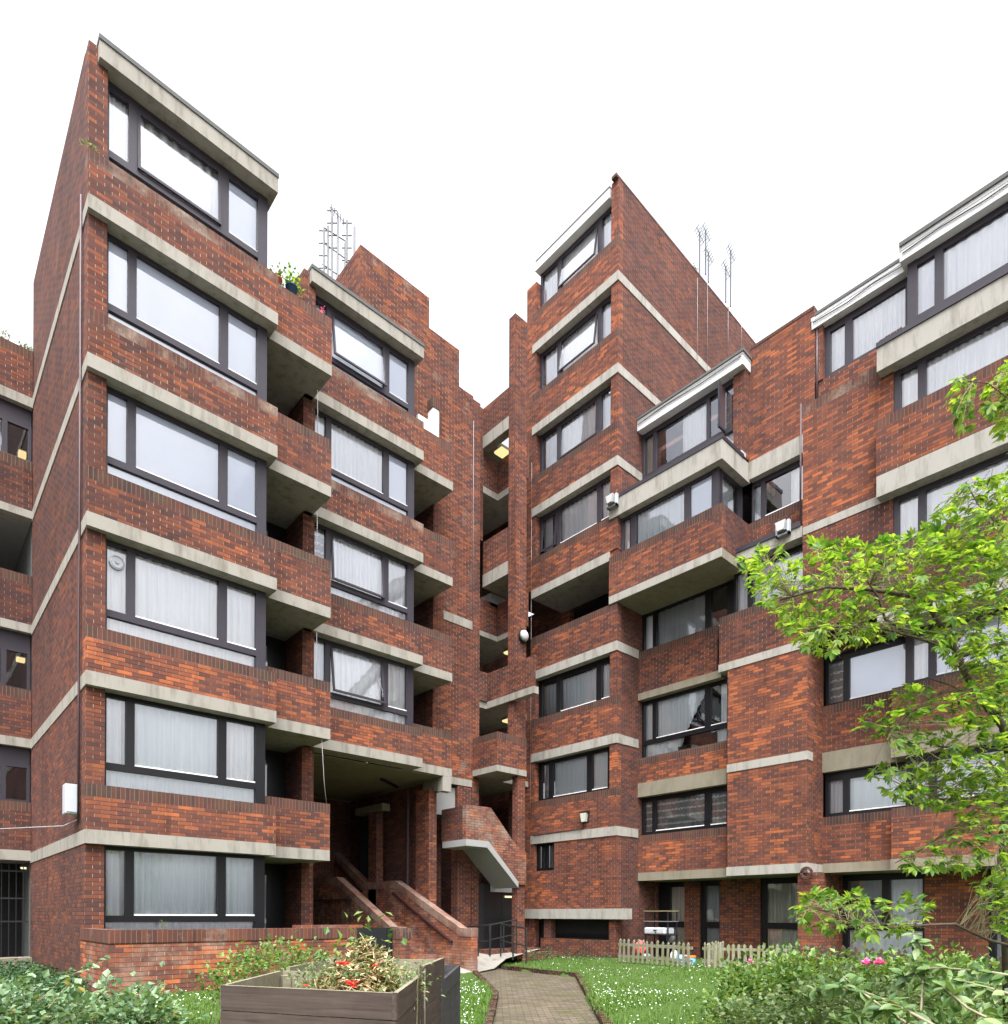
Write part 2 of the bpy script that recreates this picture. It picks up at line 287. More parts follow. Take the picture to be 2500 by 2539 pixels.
# ------------------------------------------------------------------ geometry helpers
def empty(name, loc):
    o = bpy.data.objects.new(name, None); COL.objects.link(o); o.location = (loc[0], loc[1], loc[2]+H); o.empty_display_size = 0.3
    return o
def tag(o, label=None, cat=None, group=None, kind=None):
    if label: o['label'] = label
    if cat: o['category'] = cat
    if group: o['group'] = group
    if kind: o['kind'] = kind
    return o
def thing(name, label, cat, loc, group=None): return tag(empty(name, loc), label, cat, group)
def wloc(o):
    v = Vector(o.location); p = o.parent
    while p: v = v + Vector(p.location); p = p.parent
    return v
class MB:
    def __init__(s): s.v = []; s.f = []; s.m = []; s.mats = []
    def mi(s, m):
        if m not in s.mats: s.mats.append(m)
        return s.mats.index(m)
    def face(s, pts, m):
        n = len(s.v); s.v += [tuple(p) for p in pts]; s.f.append(tuple(range(n, n+len(pts)))); s.m.append(s.mi(m))
    def mesh(s, verts, faces, m):
        n = len(s.v); s.v += [tuple(p) for p in verts]; k = s.mi(m)
        for f in faces: s.f.append(tuple(i+n for i in f)); s.m.append(k)
    def box(s, a0, a1, b0, b1, z0, z1, m, top=None):
        a0, a1 = sorted((a0, a1)); b0, b1 = sorted((b0, b1)); z0, z1 = sorted((z0, z1))
        V = [(a0, b0, z0), (a1, b0, z0), (a1, b1, z0), (a0, b1, z0), (a0, b0, z1), (a1, b0, z1), (a1, b1, z1), (a0, b1, z1)]
        s.mesh(V, [(0, 3, 2, 1), (0, 1, 5, 4), (1, 2, 6, 5), (2, 3, 7, 6), (3, 0, 4, 7)], m); s.mesh(V[4:], [(0, 1, 2, 3)], top or m)
        return s
    def prism(s, poly, axis, w0, w1, m, cap=None):
        """extrude a 2D polygon: axis 'a' -> poly in (b,z); 'b' -> (a,z); 'z' -> (a,b)"""
        def P(p, w): return (w, p[0], p[1]) if axis == 'a' else ((p[0], w, p[1]) if axis == 'b' else (p[0], p[1], w))
        n = len(poly); V = [P(p, w0) for p in poly] + [P(p, w1) for p in poly]
        area = sum(poly[i][0]*poly[(i+1) % n][1]-poly[(i+1) % n][0]*poly[i][1] for i in range(n))
        F = [tuple(range(n)), tuple(range(2*n-1, n-1, -1))] + [(i, i+n, (i+1) % n+n, (i+1) % n) for i in range(n)]
        flip = (area > 0) == (axis != 'b')
        if w1 < w0: flip = not flip
        if flip: F = [tuple(reversed(f)) for f in F]
        s.mesh(V, F, m); return s
    def tube(s, pts, r, m, n=6, r1=None):
        pts = [Vector(p) for p in pts]; r1 = r if r1 is None else r1; rings = []
        for i, p in enumerate(pts):
            t = (pts[min(i+1, len(pts)-1)] - pts[max(i-1, 0)]).normalized()
            q = Vector((0, 0, 1)) if abs(t.z) < .9 else Vector((1, 0, 0))
            x = t.cross(q).normalized(); y = t.cross(x); rr = r+(r1-r)*i/max(1, len(pts)-1)
            rings.append([p + (x*math.cos(2*math.pi*k/n)+y*math.sin(2*math.pi*k/n))*rr for k in range(n)])
        V = [q for g in rings for q in g]; F = []
        for i in range(len(rings)-1):
            for k in range(n): F.append((i*n+k, i*n+(k+1) % n, (i+1)*n+(k+1) % n, (i+1)*n+k))
        F.append(tuple(range(n-1, -1, -1))); F.append(tuple(range((len(rings)-1)*n, len(rings)*n)))
        s.mesh(V, F, m); return s
    def lathe(s, c, prof, m, n=16, axis='z'):
        V = []; F = []
        for r, h in prof:
            for k in range(n):
                t = 2*math.pi*k/n; x, y = r*math.cos(t), r*math.sin(t)
                V.append((c[0]+x, c[1]+y, c[2]+h) if axis == 'z' else ((c[0]+h, c[1]+x, c[2]+y) if axis == 'a' else (c[0]+x, c[1]+h, c[2]+y)))
        for i in range(len(prof)-1):
            for k in range(n): F.append((i*n+k, i*n+(k+1) % n, (i+1)*n+(k+1) % n, (i+1)*n+k))
        F.append(tuple(range(n-1, -1, -1))); F.append(tuple(range((len(prof)-1)*n, len(prof)*n)))
        s.mesh(V, F, m); return s
    def build(s, name, parent=None, smooth=False, origin=None, bevel=0.0):
        me = bpy.data.meshes.new(name)
        off = Vector((0, 0, 0))
        if parent is not None: off = wloc(parent)
        elif origin is not None: off = Vector((origin[0], origin[1], origin[2]+H))
        me.from_pydata([(p[0]-off.x, p[1]-off.y, p[2]+H-off.z) for p in s.v], [], s.f)
        for m in s.mats: me.materials.append(M[m])
        me.polygons.foreach_set('material_index', s.m)
        if smooth: me.polygons.foreach_set('use_smooth', [True]*len(me.polygons))
        me.update()
        o = bpy.data.objects.new(name, me); COL.objects.link(o)
        if parent is not None: o.parent = parent
        elif origin is not None: o.location = off
        if bevel:
            b = o.modifiers.new('bevel', 'BEVEL'); b.width = bevel; b.segments = 2; b.limit_method = 'ANGLE'
        return o
def mapB(u, d, z): return (u, d, z)          # facade facing -Y: u = x, depth = y
def mapA(u, d, z): return (d, -u, z)         # facade facing -X: u = -y, depth = x
def fbox(mb, mp, u0, u1, d0, d1, z0, z1, m):
    p = mp(u0, d0, z0); q = mp(u1, d1, z1); mb.box(p[0], q[0], p[1], q[1], p[2], q[2], m)
# ------------------------------------------------------------------ windows
def drape(mb, mp, u0, u1, z0, z1, d, m, amp=0.022, per=0.13, zb=None, rnd=None):
    """a hanging sheet with irregular pleats"""
    rnd = rnd or random
    n = max(6, int(abs(u1-u0)/0.016)); ph = 0.0; V = []; F = []; a = amp
    for i in range(n+1):
        t = i/n; u = u0+(u1-u0)*t
        ph += 2*math.pi*abs(u1-u0)/n/(per*rnd.uniform(.6, 1.7)); a += (amp*rnd.uniform(.3, 1.6)-a)*0.2
        dd = d+a*math.sin(ph)
        lo = z0 if zb is None else zb(t)
        V.append(mp(u, dd*1.0+0.006*math.sin(ph*.37), lo)); V.append(mp(u+0.004*math.sin(ph*.5), d+(dd-d)*.7, z1))
        if i: F.append((2*i-2, 2*i, 2*i+1, 2*i-1))
    mb.mesh(V, F, m)
def window(root, mp, d, u0, u1, z0, z1, cols, pz0, pz1, strip=None, curt='net', frame='frame', bead=True, th=0.09, low=None, tilt=None, seed=0, nob=False):
    rnd = random.Random(seed*31+int(abs(u0)*100)+int(z0*10))
    f = MB(); g = MB(); c = MB()
    bars = []; p = u0
    for (a, b) in cols: bars.append((p, a)); p = b
    bars.append((p, u1)); last = len(bars)-1
    tz = strip[1] if strip else z0
    for i, (a, b) in enumerate(bars):
        if b-a < .004: continue
        fbox(f, mp, a, b, d-(0.012 if i in (0, last) else 0), d+th, z0 if (i in (0, last) or not strip) else pz0, z1, frame)
    if strip:
        fbox(f, mp, cols[0][0], cols[-1][1], d-.008, d+th, strip[1], pz0, frame)
        if strip[0] > z0: fbox(f, mp, cols[0][0], cols[-1][1], d, d+th, z0, strip[0], frame)
    for i, (a, b) in enumerate(cols):
        if pz1 < z1: fbox(f, mp, a, b, d+.004, d+th, pz1, z1, frame)
        if not strip and pz0 > z0: fbox(f, mp, a, b, d+.002, d+th, z0, pz0, frame)
        t = rnd.uniform(-.004, .004); dt = 0.0
        if tilt and i in tilt:      # pivot sash standing open, lower edge outwards
            dt = tilt[i]
            e = 0.05
            zt = pz1-0.0; zb = pz0
            for (ua, ub, za, zb2) in ((a, a+e, zb, zt), (b-e, b, zb, zt), (a+e, b-e, zb, zb+e), (a+e, b-e, zt-e, zt)):
                V = []
                for dd in (-.03, .01):
                    for (uu, zz) in ((ua, za), (ub, za), (ub, zb2), (ua, zb2)):
                        k = (zt-zz)/(zt-zb); V.append(mp(uu, d+.03-dt*k+dd, zz))
                f.mesh(V, [(0, 1, 2, 3), (7, 6, 5, 4), (0, 4, 5, 1), (1, 5, 6, 2), (2, 6, 7, 3), (3, 7, 4, 0)], frame)
            g.face([mp(a+e, d+.02-dt, pz0+e), mp(b-e, d+.02-dt, pz0+e), mp(b-e, d+.02, pz1-e), mp(a+e, d+.02, pz1-e)], 'glass')
        else:
            g.face([mp(a, d+.045+t, pz0), mp(b, d+.045-t, pz0), mp(b, d+.045-t*.5, pz1), mp(a, d+.045+t*.5, pz1)], 'glass')
        if bead and i > 0: fbox(f, mp, a+.004, b-.004, d+.012-dt, d+.04-dt, pz0+.001, pz0+.030, 'bead')
        k = curt if isinstance(curt, str) else curt[i]
        zc = strip[0] if strip else pz0
        if low is not None and strip: zc = pz0-.02
        if k == 'none': pass
        elif k == 'loop': drape(c, mp, a-.03, b+.03, zc, pz1+.02, d+.13, 'net2', .022, .10, lambda t: zc+(pz1-zc)*(0.12+0.88*max(0, (t-.5)/.5)**.8) if t > .5 else zc+(pz1-zc)*.12, rnd)
        elif k.startswith('half:'): drape(c, mp, a-.03, a+(b-a)*.55, zc, pz1+.02, d+.13, k[5:], .02, .12, None, rnd)
        elif k.startswith('right:'): drape(c, mp, a+(b-a)*.5, b+.03, zc, pz1+.02, d+.13, k[6:], .02, .12, None, rnd)
        elif k == 'sky_sheet': fbox(c, mp, a-.03, b+.03, d+.08, d+.085, zc, pz1+.02, 'sky_sheet')
        else: drape(c, mp, a-.04, b+.04, zc, pz1+.02, d+.13, k, rnd.uniform(.022, .042), rnd.uniform(.08, .20), None, rnd)
    if strip:
        g.face([mp(cols[0][0], d+.04, strip[0]), mp(cols[-1][1], d+.04, strip[0]), mp(cols[-1][1], d+.04, strip[1]), mp(cols[0][0], d+.04, strip[1])], 'glass')
        if low == 'sky_sheet': fbox(c, mp, cols[0][0], cols[-1][1], d+.07, d+.075, z0, strip[1]+.04, 'sky_sheet')
        elif low: drape(c, mp, cols[0][0], cols[-1][1], z0, strip[1]+.04, d+.11, low, .025, .13, None, rnd)
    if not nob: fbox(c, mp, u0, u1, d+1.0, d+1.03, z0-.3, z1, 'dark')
    o = f.build('window', root)
    g.build('pane', o)
    if c.f: c.build('curtain', o)
    return o

def parapet(root, mp, u0, u1, d0, d1, z0, z1, m='brick', s='soldier', name='parapet'):
    mb = MB(); fbox(mb, mp, u0, u1, d0, d1, z0, z1-.215, m); fbox(mb, mp, u0, u1, d0, d1, z1-.215, z1, s)
    return mb.build(name, root)
def slab(root, mp, u0, u1, d0, d1, z0, z1, m='conc', name='concrete_band'):
    mb = MB(); fbox(mb, mp, u0, u1, d0, d1, z0, z1, m); return mb.build(name, root)

G0 = -1.26                                  # ground floor level (relative to the lens)
ZK = {k: 1.45+2.71*k for k in range(-1, 6)}
BCOLS = [(2.783, 3.095), (3.235, 4.712), (4.872, 5.455)]
def stack(root, da, db, levels, curtains, base, tilts=None, endb=19.3, ibase=-1.5):
    """one stair-stepped bay of the left range: brick pier, window bay, balcony"""
    mp = lambda u, d, z: (u+da, d+db, z)
    tilts = tilts or {}
    w = MB()
    eb = endb-db
    fbox(w, mp, 2.44, 2.73, 13.25, 13.55, base, 15.03, 'brick')
    fbox(w, mp, 2.44, 2.69, 13.55, eb, base, 15.08, 'brick_shade')
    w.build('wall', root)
    for k in levels:
        z = ZK[k]; zn = ZK[k+1] if k < 4 else 15.08
        if k >= 0:
            slab(root, mp, 2.42, 5.77, 13.13, 13.62, z-.24, z, 'conc')
            s2 = MB(); fbox(s2, mp, 2.425, 2.60, 13.62, eb, z-.24, z, 'conc'); s2.build('concrete_band', root)
            pm = 'brick' if k > 1 else 'brick_bright'
            parapet(root, mp, 2.42, 5.77, 13.13, 13.345, z+.002, z+.78, pm, 'soldier_pale' if k in (4, 3) else 'soldier')
        top = (zn-.24) if k < 4 else 14.75
        strip = (z+.70, z+1.115)
        cu = curtains[k]
        window(root, mp, 13.40, 2.73, 5.65, z+.66, top, BCOLS, z+1.235, top-(.07 if k < 4 else .13), strip, cu[0], 'frame' if k > 0 else 'frame2', True, low=cu[1], tilt=tilts.get(k), seed=k+int(da*7))
        # flank of the window bay towards the balcony
        fl = MB(); fbox(fl, mp, 5.57, 5.66, 13.49, 15.4, z+.0 if k >= 0 else base, top, 'frame'); fl.build('side_panel', root)
        if k >= 0:
            bal = MB(); fbox(bal, mp, 5.66, 7.20-(0.08 if da else 0), 13.55+(.04 if da else 0), 15.45, z-.24, z-.002, 'conc')
            fbox(bal, mp, 5.50, 5.66, 13.55+(.04 if da else 0), 13.80, z-.24, z-.002, 'conc'); bal.build('balcony_slab', root)
            parapet(root, mp, 5.48, 7.20-(0.08 if da else 0), 13.55+(.04 if da else 0), 13.77, z+.002, z+1.03, 'brick' if k > 1 else 'brick_bright', 'soldier_pale' if k == 4 else 'soldier', 'balcony_parapet')
        if k < 4:
            fr = MB(); gl = MB()
            zt = zn-.26; zb = z if k >= 0 else base
            fbox(fr, mp, 5.66, 7.0, 15.40, 15.44, zb, zt, 'frame2')
            fbox(fr, mp, 6.52, 6.62, 15.34, 15.40, zb, zt-.1, 'frame2'); fbox(fr, mp, 5.66, 6.52, 15.34, 15.40, zt-.25, zt-.1, 'frame2')
            fbox(fr, mp, 5.66, 6.52, 15.37, 15.40, zb+.1, zt-.25, 'greyc')
            fbox(fr, mp, 5.66, 6.52, 15.33, 15.40, zb+1.0, zb+1.12, 'frame2')
            d = fr.build('balcony_door', root)
            gl.face([mp(5.66, 15.345, zb+.1), mp(6.52, 15.345, zb+.1), mp(6.52, 15.345, zt-.25), mp(5.66, 15.345, zt-.25)], 'glass'); gl.build('pane', d)
    r = MB()
    fbox(r, mp, 2.58, 5.76, 13.13, eb, 14.75, 15.05, 'conc'); fbox(r, mp, 2.57, 5.77, 13.11, eb, 15.051, 15.13, 'felt')
    r.build('roof_slab', root)
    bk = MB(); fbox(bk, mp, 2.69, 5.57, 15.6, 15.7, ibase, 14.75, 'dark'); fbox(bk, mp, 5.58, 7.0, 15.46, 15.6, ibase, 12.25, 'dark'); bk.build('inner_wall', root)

# ---- front stack
blk = thing('apartment_block', 'tallest red brick stack of flats at the left, concrete bands, grey box on its flank', 'apartment block', (2.44, 13.2, G0), 'stepped apartment blocks of the estate')
cur1 = {-1: (['lilac', 'net2', 'net2'], 'lilac'), 0: (['net', 'net2', 'net'], 'net2'), 1: (['net', 'net', 'net'], 'net'),
        2: (['sky_sheet', 'sky_sheet', 'sky_sheet'], 'sky_sheet'), 3: (['sky_sheet', 'sky_sheet', 'sky_sheet'], 'sky_sheet'), 4: (['net', 'half:net', 'net'], 'sky_sheet')}
cur1[4] = (['net', 'net', 'sky_sheet'], 'net')
stack(blk, 0, 0, [-1, 0, 1, 2, 3, 4], cur1, -1.5, {4: {1: .05}})
# ---- second stack, stepped back, open passage under it
blk2 = thing('apartment_block', 'second red brick stack with open stair passage beneath it', 'apartment block', (7.0, 14.5, G0), 'stepped apartment blocks of the estate')
cur2 = {1: (['lilac', 'net', 'net'], 'net'), 2: (['lace', 'net', 'net'], 'net'), 3: (['net', 'net', 'sky_sheet'], 'sky_sheet'), 4: (['net', 'sky_sheet', 'sky_sheet'], 'sky_sheet')}
stack(blk2, 4.56, 1.27, [1, 2, 3, 4], cur2, -1.5, {1: {1: .16}, 2: {1: .10}, 4: {1: .14}}, endb=20.5, ibase=3.95)
x = MB()
x.box(7.3, 11.60, 15.0, 20.39, 3.90, 3.925, 'conc_m'); x.box(7.0, 13.6, 20.39, 21.0, 3.88, 3.93, 'conc_m'); x.box(11.60, 13.0, 16.02, 20.39, 3.90, 3.925, 'conc_m'); x.build('passage_ceiling', blk2)
x = MB(); x.box(11.36, 11.66, 14.86, 15.10, 3.50, 3.915, 'conc'); x.box(11.42, 11.66, 15.10, 15.9, 3.56, 3.9, 'conc_m'); x.build('down_stand_beam', blk2)
x = MB(); x.box(11.25, 11.52, 15.36, 16.0, -1.5, 3.62, 'brick_bright'); x.build('pier', blk2)
x = MB(); x.box(11.0, 11.25, 17.75, 18.2, -1.5, 3.2, 'brick'); x.box(10.98, 11.27, 17.4, 19.0, 3.2, 3.42, 'conc_m'); x.build('pier', blk2)
x = MB(); x.box(6.7, 13.5, 20.4, 20.6, -1.5, 3.9, 'brick_shade'); x.box(11.62, 11.85, 18.9, 20.4, -1.5, 3.9, 'brick_shade'); x.box(11.3, 11.62, 19.2, 19.25, -1.0, 3.2, 'dark'); x.build('passage_wall', blk2)
x = MB(); x.tube([(10.2, 16.2, 3.85), (11.2, 16.9, 3.85)], .045, 'black'); x.build('ceiling_light', blk2)
x = MB(); x.tube([(11.60, 16.9, 3.88), (11.58, 16.9, -.2)], .05, 'pipe'); x.build('downpipe', blk2)

# ------------------------------------------------------------------ stair tower and link
tow = thing('stair_tower', 'stepped red brick lift and stair tower in the corner between the blocks', 'stair tower', (12.5, 15.7, G0))
w = MB()
w.prism([(9.0, 13.0), (9.17, 13.0), (9.17, 17.95), (11.44, 17.95), (11.44, 17.08), (12.56, 17.08), (12.56, 15.98), (13.12, 15.98), (13.12, 4.16), (11.62, 4.16), (11.62, 13.0)], 'b', 15.70, 16.0, 'brick_tower')
w.box(9.17, 9.4, 16.0, 20.0, 13.5, 17.95, 'brick'); w.box(11.2, 11.44, 16.0, 20, 13, 17.95, 'brick')
w.box(13.125, 13.41, 15.703, 16.0, -1.5, 15.9, 'brick')
w.box(11.62, 11.85, 16.0, 18.9, -1.5, 15.0, 'brick_shade')
w.box(12.56, 13.10, 15.705, 16.0, -1.5, 3.94, 'brick'); w.box(11.72, 12.56, 16.5, 16.7, -1.5, 2.2, 'brick_shade'); w.box(11.52, 11.72, 15.71, 16.5, -1.5, 3.9, 'brick')
w.build('wall', tow)
x = MB(); x.box(11.56, 13.118, 15.688, 15.95, 3.945, 4.155, 'conc'); x.build('concrete_band', tow)
x = MB(); x.box(12.0, 13.118, 15.685, 15.75, 8.78, 9.04, 'conc'); x.build('concrete_band', tow)
x = MB(); x.box(11.62, 12.85, 15.84, 15.92, 2.9, 3.94, 'frame2'); x.box(11.7, 12.74, 15.82, 15.84, 3.0, 3.86, 'render'); x.build('door', tow)
x = MB(); x.box(10.25, 10.50, 15.2, 15.69, 14.6, 15.82, 'brick'); x.box(9.9, 10.25, 15.25, 15.69, 15.1, 15.42, 'conc'); x.build('roof_upstand', tow)
x = MB(); x.box(11.40, 11.62, 15.45, 15.69, 12.3, 14.62, 'white_brick'); x.box(11.0, 11.40, 15.60, 15.695, 12.3, 14.3, 'white_brick'); x.box(11.38, 11.64, 15.43, 15.69, 14.62, 14.9, 'soldier'); x.build('painted_return', tow)
# link: column, beams, gallery parapets
x = MB(); x.box(13.87, 14.38, 14.62, 14.90, 5.0, 18.3, 'brick'); x.box(14.03, 14.36, 14.62, 14.85, -1.3, 5.0, 'brick'); x.build('column', tow)
w = MB(); w.box(13.88, 14.15, 14.9, 16.14, 14.96, 15.34, 'conc'); w.build('concrete_band', tow)
w = MB(); w.box(13.9, 14.12, 14.9, 16.14, 15.34, 16.24, 'brick'); w.box(13.35, 13.9, 16.13, 16.3, 12.0, 16.24, 'brick'); w.build('gallery_parapet', tow)
def vee(a, b, z0, z1, zt):
    p = MB(); p.box(a, a+.2, 14.95, b, z1, zt, 'brick'); p.box(13.3, a+.2, b, b+.2, z1, zt, 'brick'); p.build('gallery_parapet', tow)
    c = MB(); c.prism([(a-.01, 14.95), (14.66, 14.95), (15.59, 15.98), (15.59, b), (a-.01, b)], 'z', z0, z1-.002, 'conc'); c.box(13.3, 15.6, b-.01, 19.0, z0+.001, z1-.003, 'conc'); c.build('gallery_slab', tow)
vee(14.6, 16.2, 13.62, 13.83, 14.85)
vee(14.6, 16.2, 8.99, 9.15, 10.2)
p = MB(); p.box(13.9, 14.1, 14.95, 16.12, 10.9, 11.95, 'brick'); p.build('gallery_parapet', tow)
c = MB(); c.prism([(13.885, 14.95), (14.66, 14.95), (15.59, 15.98), (15.59, 16.12), (13.885, 16.12)], 'z', 10.5, 10.898, 'conc'); c.box(14.3, 15.2, 16.2, 17.2, 10.1, 10.5, 'soffit'); c.build('gallery_slab', tow)
p = MB(); p.box(13.8, 13.86, 13.69, 15.8, 6.73, 7.63, 'brick'); p.box(13.3, 13.8, 15.75, 15.95, 6.73, 7.63, 'brick'); p.build('gallery_parapet', tow)
c = MB(); c.box(13.785, 13.98, 13.69, 15.8, 6.52, 6.728, 'conc'); c.prism([(13.98, 14.95), (14.66, 14.95), (15.45, 15.80), (13.98, 15.80)], 'z', 6.52, 6.728, 'conc'); c.box(13.3, 15.6, 15.80, 19.0, 6.52, 6.728, 'conc'); c.build('gallery_slab', tow)
p = MB(); p.box(13.15, 13.35, 14.57, 15.70, 4.46, 5.24, 'brick'); p.box(13.35, 14.36, 14.57, 14.75, 4.46, 5.24, 'brick'); p.box(13.15, 13.36, 14.57, 15.70, 5.24, 5.45, 'soldier'); p.box(13.36, 14.36, 14.57, 14.75, 5.24, 5.45, 'soldier'); p.build('gallery_parapet', tow)
c = MB(); c.box(13.14, 14.36, 14.56, 15.70, 4.28, 4.458, 'conc'); c.box(13.3, 15.6, 15.70, 19.0, 4.28, 4.458, 'conc'); c.build('gallery_slab', tow)
x = MB(); x.box(16.2, 16.4, 16.75, 20.0, -1.3, 16.2, 'brick_shade'); x.box(13.4, 16.4, 18.8, 19.0, -1.3, 16.2, 'brick_shade'); x.box(14.15, 16.2, 16.0, 18.8, 15.2, 15.4, 'conc_m'); x.build('inner_wall', tow)
# landing flight in front of the link
st2 = thing('landing_stair', 'cranked concrete flight with brick parapet hanging above black doors', 'staircase', (12.9, 14.9, G0))
p = MB(); p.prism([(11.96, 2.17), (12.74, 2.17), (14.02, .95), (14.355, .95), (14.355, 1.95), (13.80, 2.25), (12.90, 3.16), (11.96, 3.14)], 'b', 14.56, 14.72, 'brick_stair')
p.box(11.96, 12.14, 14.72, 15.70, 2.17, 3.12, 'brick_shade'); p.build('parapet', st2)
p = MB(); p.prism([(11.95, 1.98), (12.75, 1.98), (14.01, .85), (14.01, 1.03), (12.80, 2.168), (11.95, 2.168)], 'b', 14.545, 15.65, 'render'); p.build('flight', st2)
p = MB(); p.box(13.9, 15.0, 15.66, 15.70, .75, 1.3, 'render'); p.build('lintel', st2)
d = MB(); d.box(13.45, 15.3, 15.72, 15.78, -1.02, 1.0, 'blackdoor'); d.box(14.42, 14.45, 15.70, 15.72, -1.02, .98, 'black'); d.box(13.42, 13.62, 15.69, 15.78, -1.02, 1.0, 'black')
d.build('door', tow)
for i in range(4):
    x = MB(); x.box(14.52+i*.075, 14.55+i*.08, 15.66, 15.70, .58, .64, 'lamp_white'); x.build('lit_pane', tow)
x = MB(); x.box(13.2, 15.4, 14.95, 15.66, -1.3, -1.03, 'brick'); x.build('door_step', tow)

# ------------------------------------------------------------------ right tower
tr = thing('apartment_block', 'tall red brick tower of flats right of the gap, with blank purple flank', 'apartment block', (15.53, 12.1, G0), 'stepped apartment blocks of the estate')
TZ = {k: 2.63+2.705*k for k in range(0, 7)}      # 2.63 .. 18.86
aT = 15.53
w = MB()
w.box(15.56, 15.78, 12.04, 12.30, -1.3, 21.60, 'brick_bright'); w.box(15.78, 24.2, 12.04, 12.30, -1.3, 21.60, 'brick_shade')
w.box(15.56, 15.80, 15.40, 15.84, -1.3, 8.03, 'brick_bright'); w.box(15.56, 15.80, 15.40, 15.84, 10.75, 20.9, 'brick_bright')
w.box(15.61, 16.2, 15.84, 16.7, -1.3, 8.03, 'brick_shade'); w.box(15.61, 24.2, 15.84, 16.7, 10.75, 19.8, 'brick_shade')
w.build('wall', tr)
TC = [(-15.30, -14.65), (-14.50, -12.98), (-12.82, -12.46)]
TC2 = [(-15.26, -14.64), (-14.45, -12.98), (-12.79, -12.46)]
TC3 = [(-15.26, -14.95), (-14.77, -13.34), (-13.14, -12.52)]
tcur = {0: (TC3, ['lilac', 'net2', 'net2']), 1: (TC2, ['net2', 'net2', 'net']), 3: (TC, ['half:lilac', 'net', 'net']), 4: (TC, ['net', 'net', 'net']), 5: (TC, ['net', 'net', 'net']), 6: (TC, ['net', 'net', 'lilac'])}
for k in range(0, 7):
    z = TZ[k]
    zt = TZ[k+1]-.26 if k < 6 else 21.25
    p = slab(tr, mapA, -15.56, -12.02 if k != 3 else -12.30, aT, 15.95 if k != 3 else 17.05, z-.27, z, 'conc_r')
    if k not in (3,):
        s2 = MB(); s2.box(15.95, 24.2 if k > 3 else 16.6, 12.02, 12.28, z-.26, z-.001, 'conc_r'); s2.build('concrete_band', tr)
    if k == 2:
        parapet(tr, mapA, -15.56, -12.025, aT, 15.75, z+.002, z+1.13, 'brick_bright'); continue
    zp = z+1.02 if k > 1 else z+1.12
    parapet(tr, mapA, -15.56, -12.025, aT, 15.75, z+.002, zp, 'brick_bright')
    cols, cu = tcur[k]
    window(tr, mapA, 15.76, -15.40, -12.42, zp-.1, zt, cols, z+1.22, zt-.12, None, cu, 'frame' if k > 2 else 'frame2', seed=k+40, tilt={4: {1: .05}, 5: {1: .16}, 6: {1: .16}, 3: {0: .08}}.get(k))
# bottom storey: plain brick with a small window
x = MB(); x.box(15.56, 15.75, 12.30, 14.52, .23, 2.36, 'brick_bright'); x.box(15.56, 15.75, 14.52, 15.40, .23, 1.46, 'brick_bright'); x.build('wall', tr)
window(tr, mapA, 15.68, -15.40, -14.52, 1.46, 2.36, [(-15.3, -15.05), (-14.92, -14.65)], 1.56, 2.28, None, ['greyc', 'greyc'], 'frame2', bead=False, seed=77)
slab(tr, mapA, -15.80, -11.62, 15.42, 15.76, -.09, .22, 'conc_r', 'concrete_lintel')
x = MB(); x.box(15.555, 15.8, 12.03, 15.1, -1.4, -.72, 'brick'); x.box(15.56, 15.8, 14.66, 14.95, -.72, -.09, 'brick_shade'); x.box(15.9, 15.95, 12.05, 15.4, -.8, -.08, 'dark'); x.box(15.86, 15.9, 12.05, 14.66, -.64, -.54, 'frame2'); x.build('bin_store_wall', tr)
x = MB(); x.box(15.95, 16.0, 15.05, 15.80, -1.3, -.1, 'dark'); x.build('store_door', tr)
x = MB(); x.box(15.53, 24.2, 12.35, 15.45, 21.24, 21.50, 'fascia'); x.box(15.545, 24.2, 12.36, 15.44, 21.5, 21.6, 'felt'); x.build('roof_slab', tr)
x = MB(); x.box(15.45, 15.90, 12.04, 12.22, 21.58, 21.66, 'soldier'); x.box(15.9, 24.2, 12.04, 12.22, 21.58, 21.66, 'brick_shade'); x.build('coping', tr)
x = MB(); x.box(17.05, 17.25, 15.2, 17.6, 9.28, 10.9, 'brick_bright'); x.box(17.03, 17.25, 15.2, 17.6, 9.0, 9.279, 'conc_r'); x.build('gallery_wall', tr)
x = MB(); x.box(19.8, 19.9, 12.3, 24.0, 5.5, 12.5, 'dark'); x.box(17.25, 19.8, 12.3, 16.0, 10.45, 10.5, 'dark'); x.box(15.8, 19.8, 12.301, 12.32, 7.5, 10.45, 'dark'); x.box(15.8, 19.8, 12.3, 18, 7.6, 7.7, 'dark'); x.build('inner_wall', tr)  # black lining: the open gallery's deep shade is painted on these sheets
# ------------------------------------------------------------------ right range
rw = thing('apartment_block', 'long stepped red brick range at the right behind the tree, white roof fascia', 'apartment block', (16.6, 8.0, G0), 'stepped apartment blocks of the estate')
def bx(a0, a1, b0, b1, z0, z1, m, name, root=rw, top=None):
    x = MB(); x.box(a0, a1, b0, b1, z0, z1, m, top); return x.build(name, root)
def rpar(a0, a1, b0, b1, z0, z1, m='brick_bright', s='soldier', root=rw, name='parapet'):
    x = MB(); x.box(a0, a1, b0, b1, z0, z1-.215, m); x.box(a0, a1, b0, b1, z1-.215, z1, s); return x.build(name, root)
RC = [(-11.96, -11.665), (-11.535, -9.92), (-9.735, -9.24)]
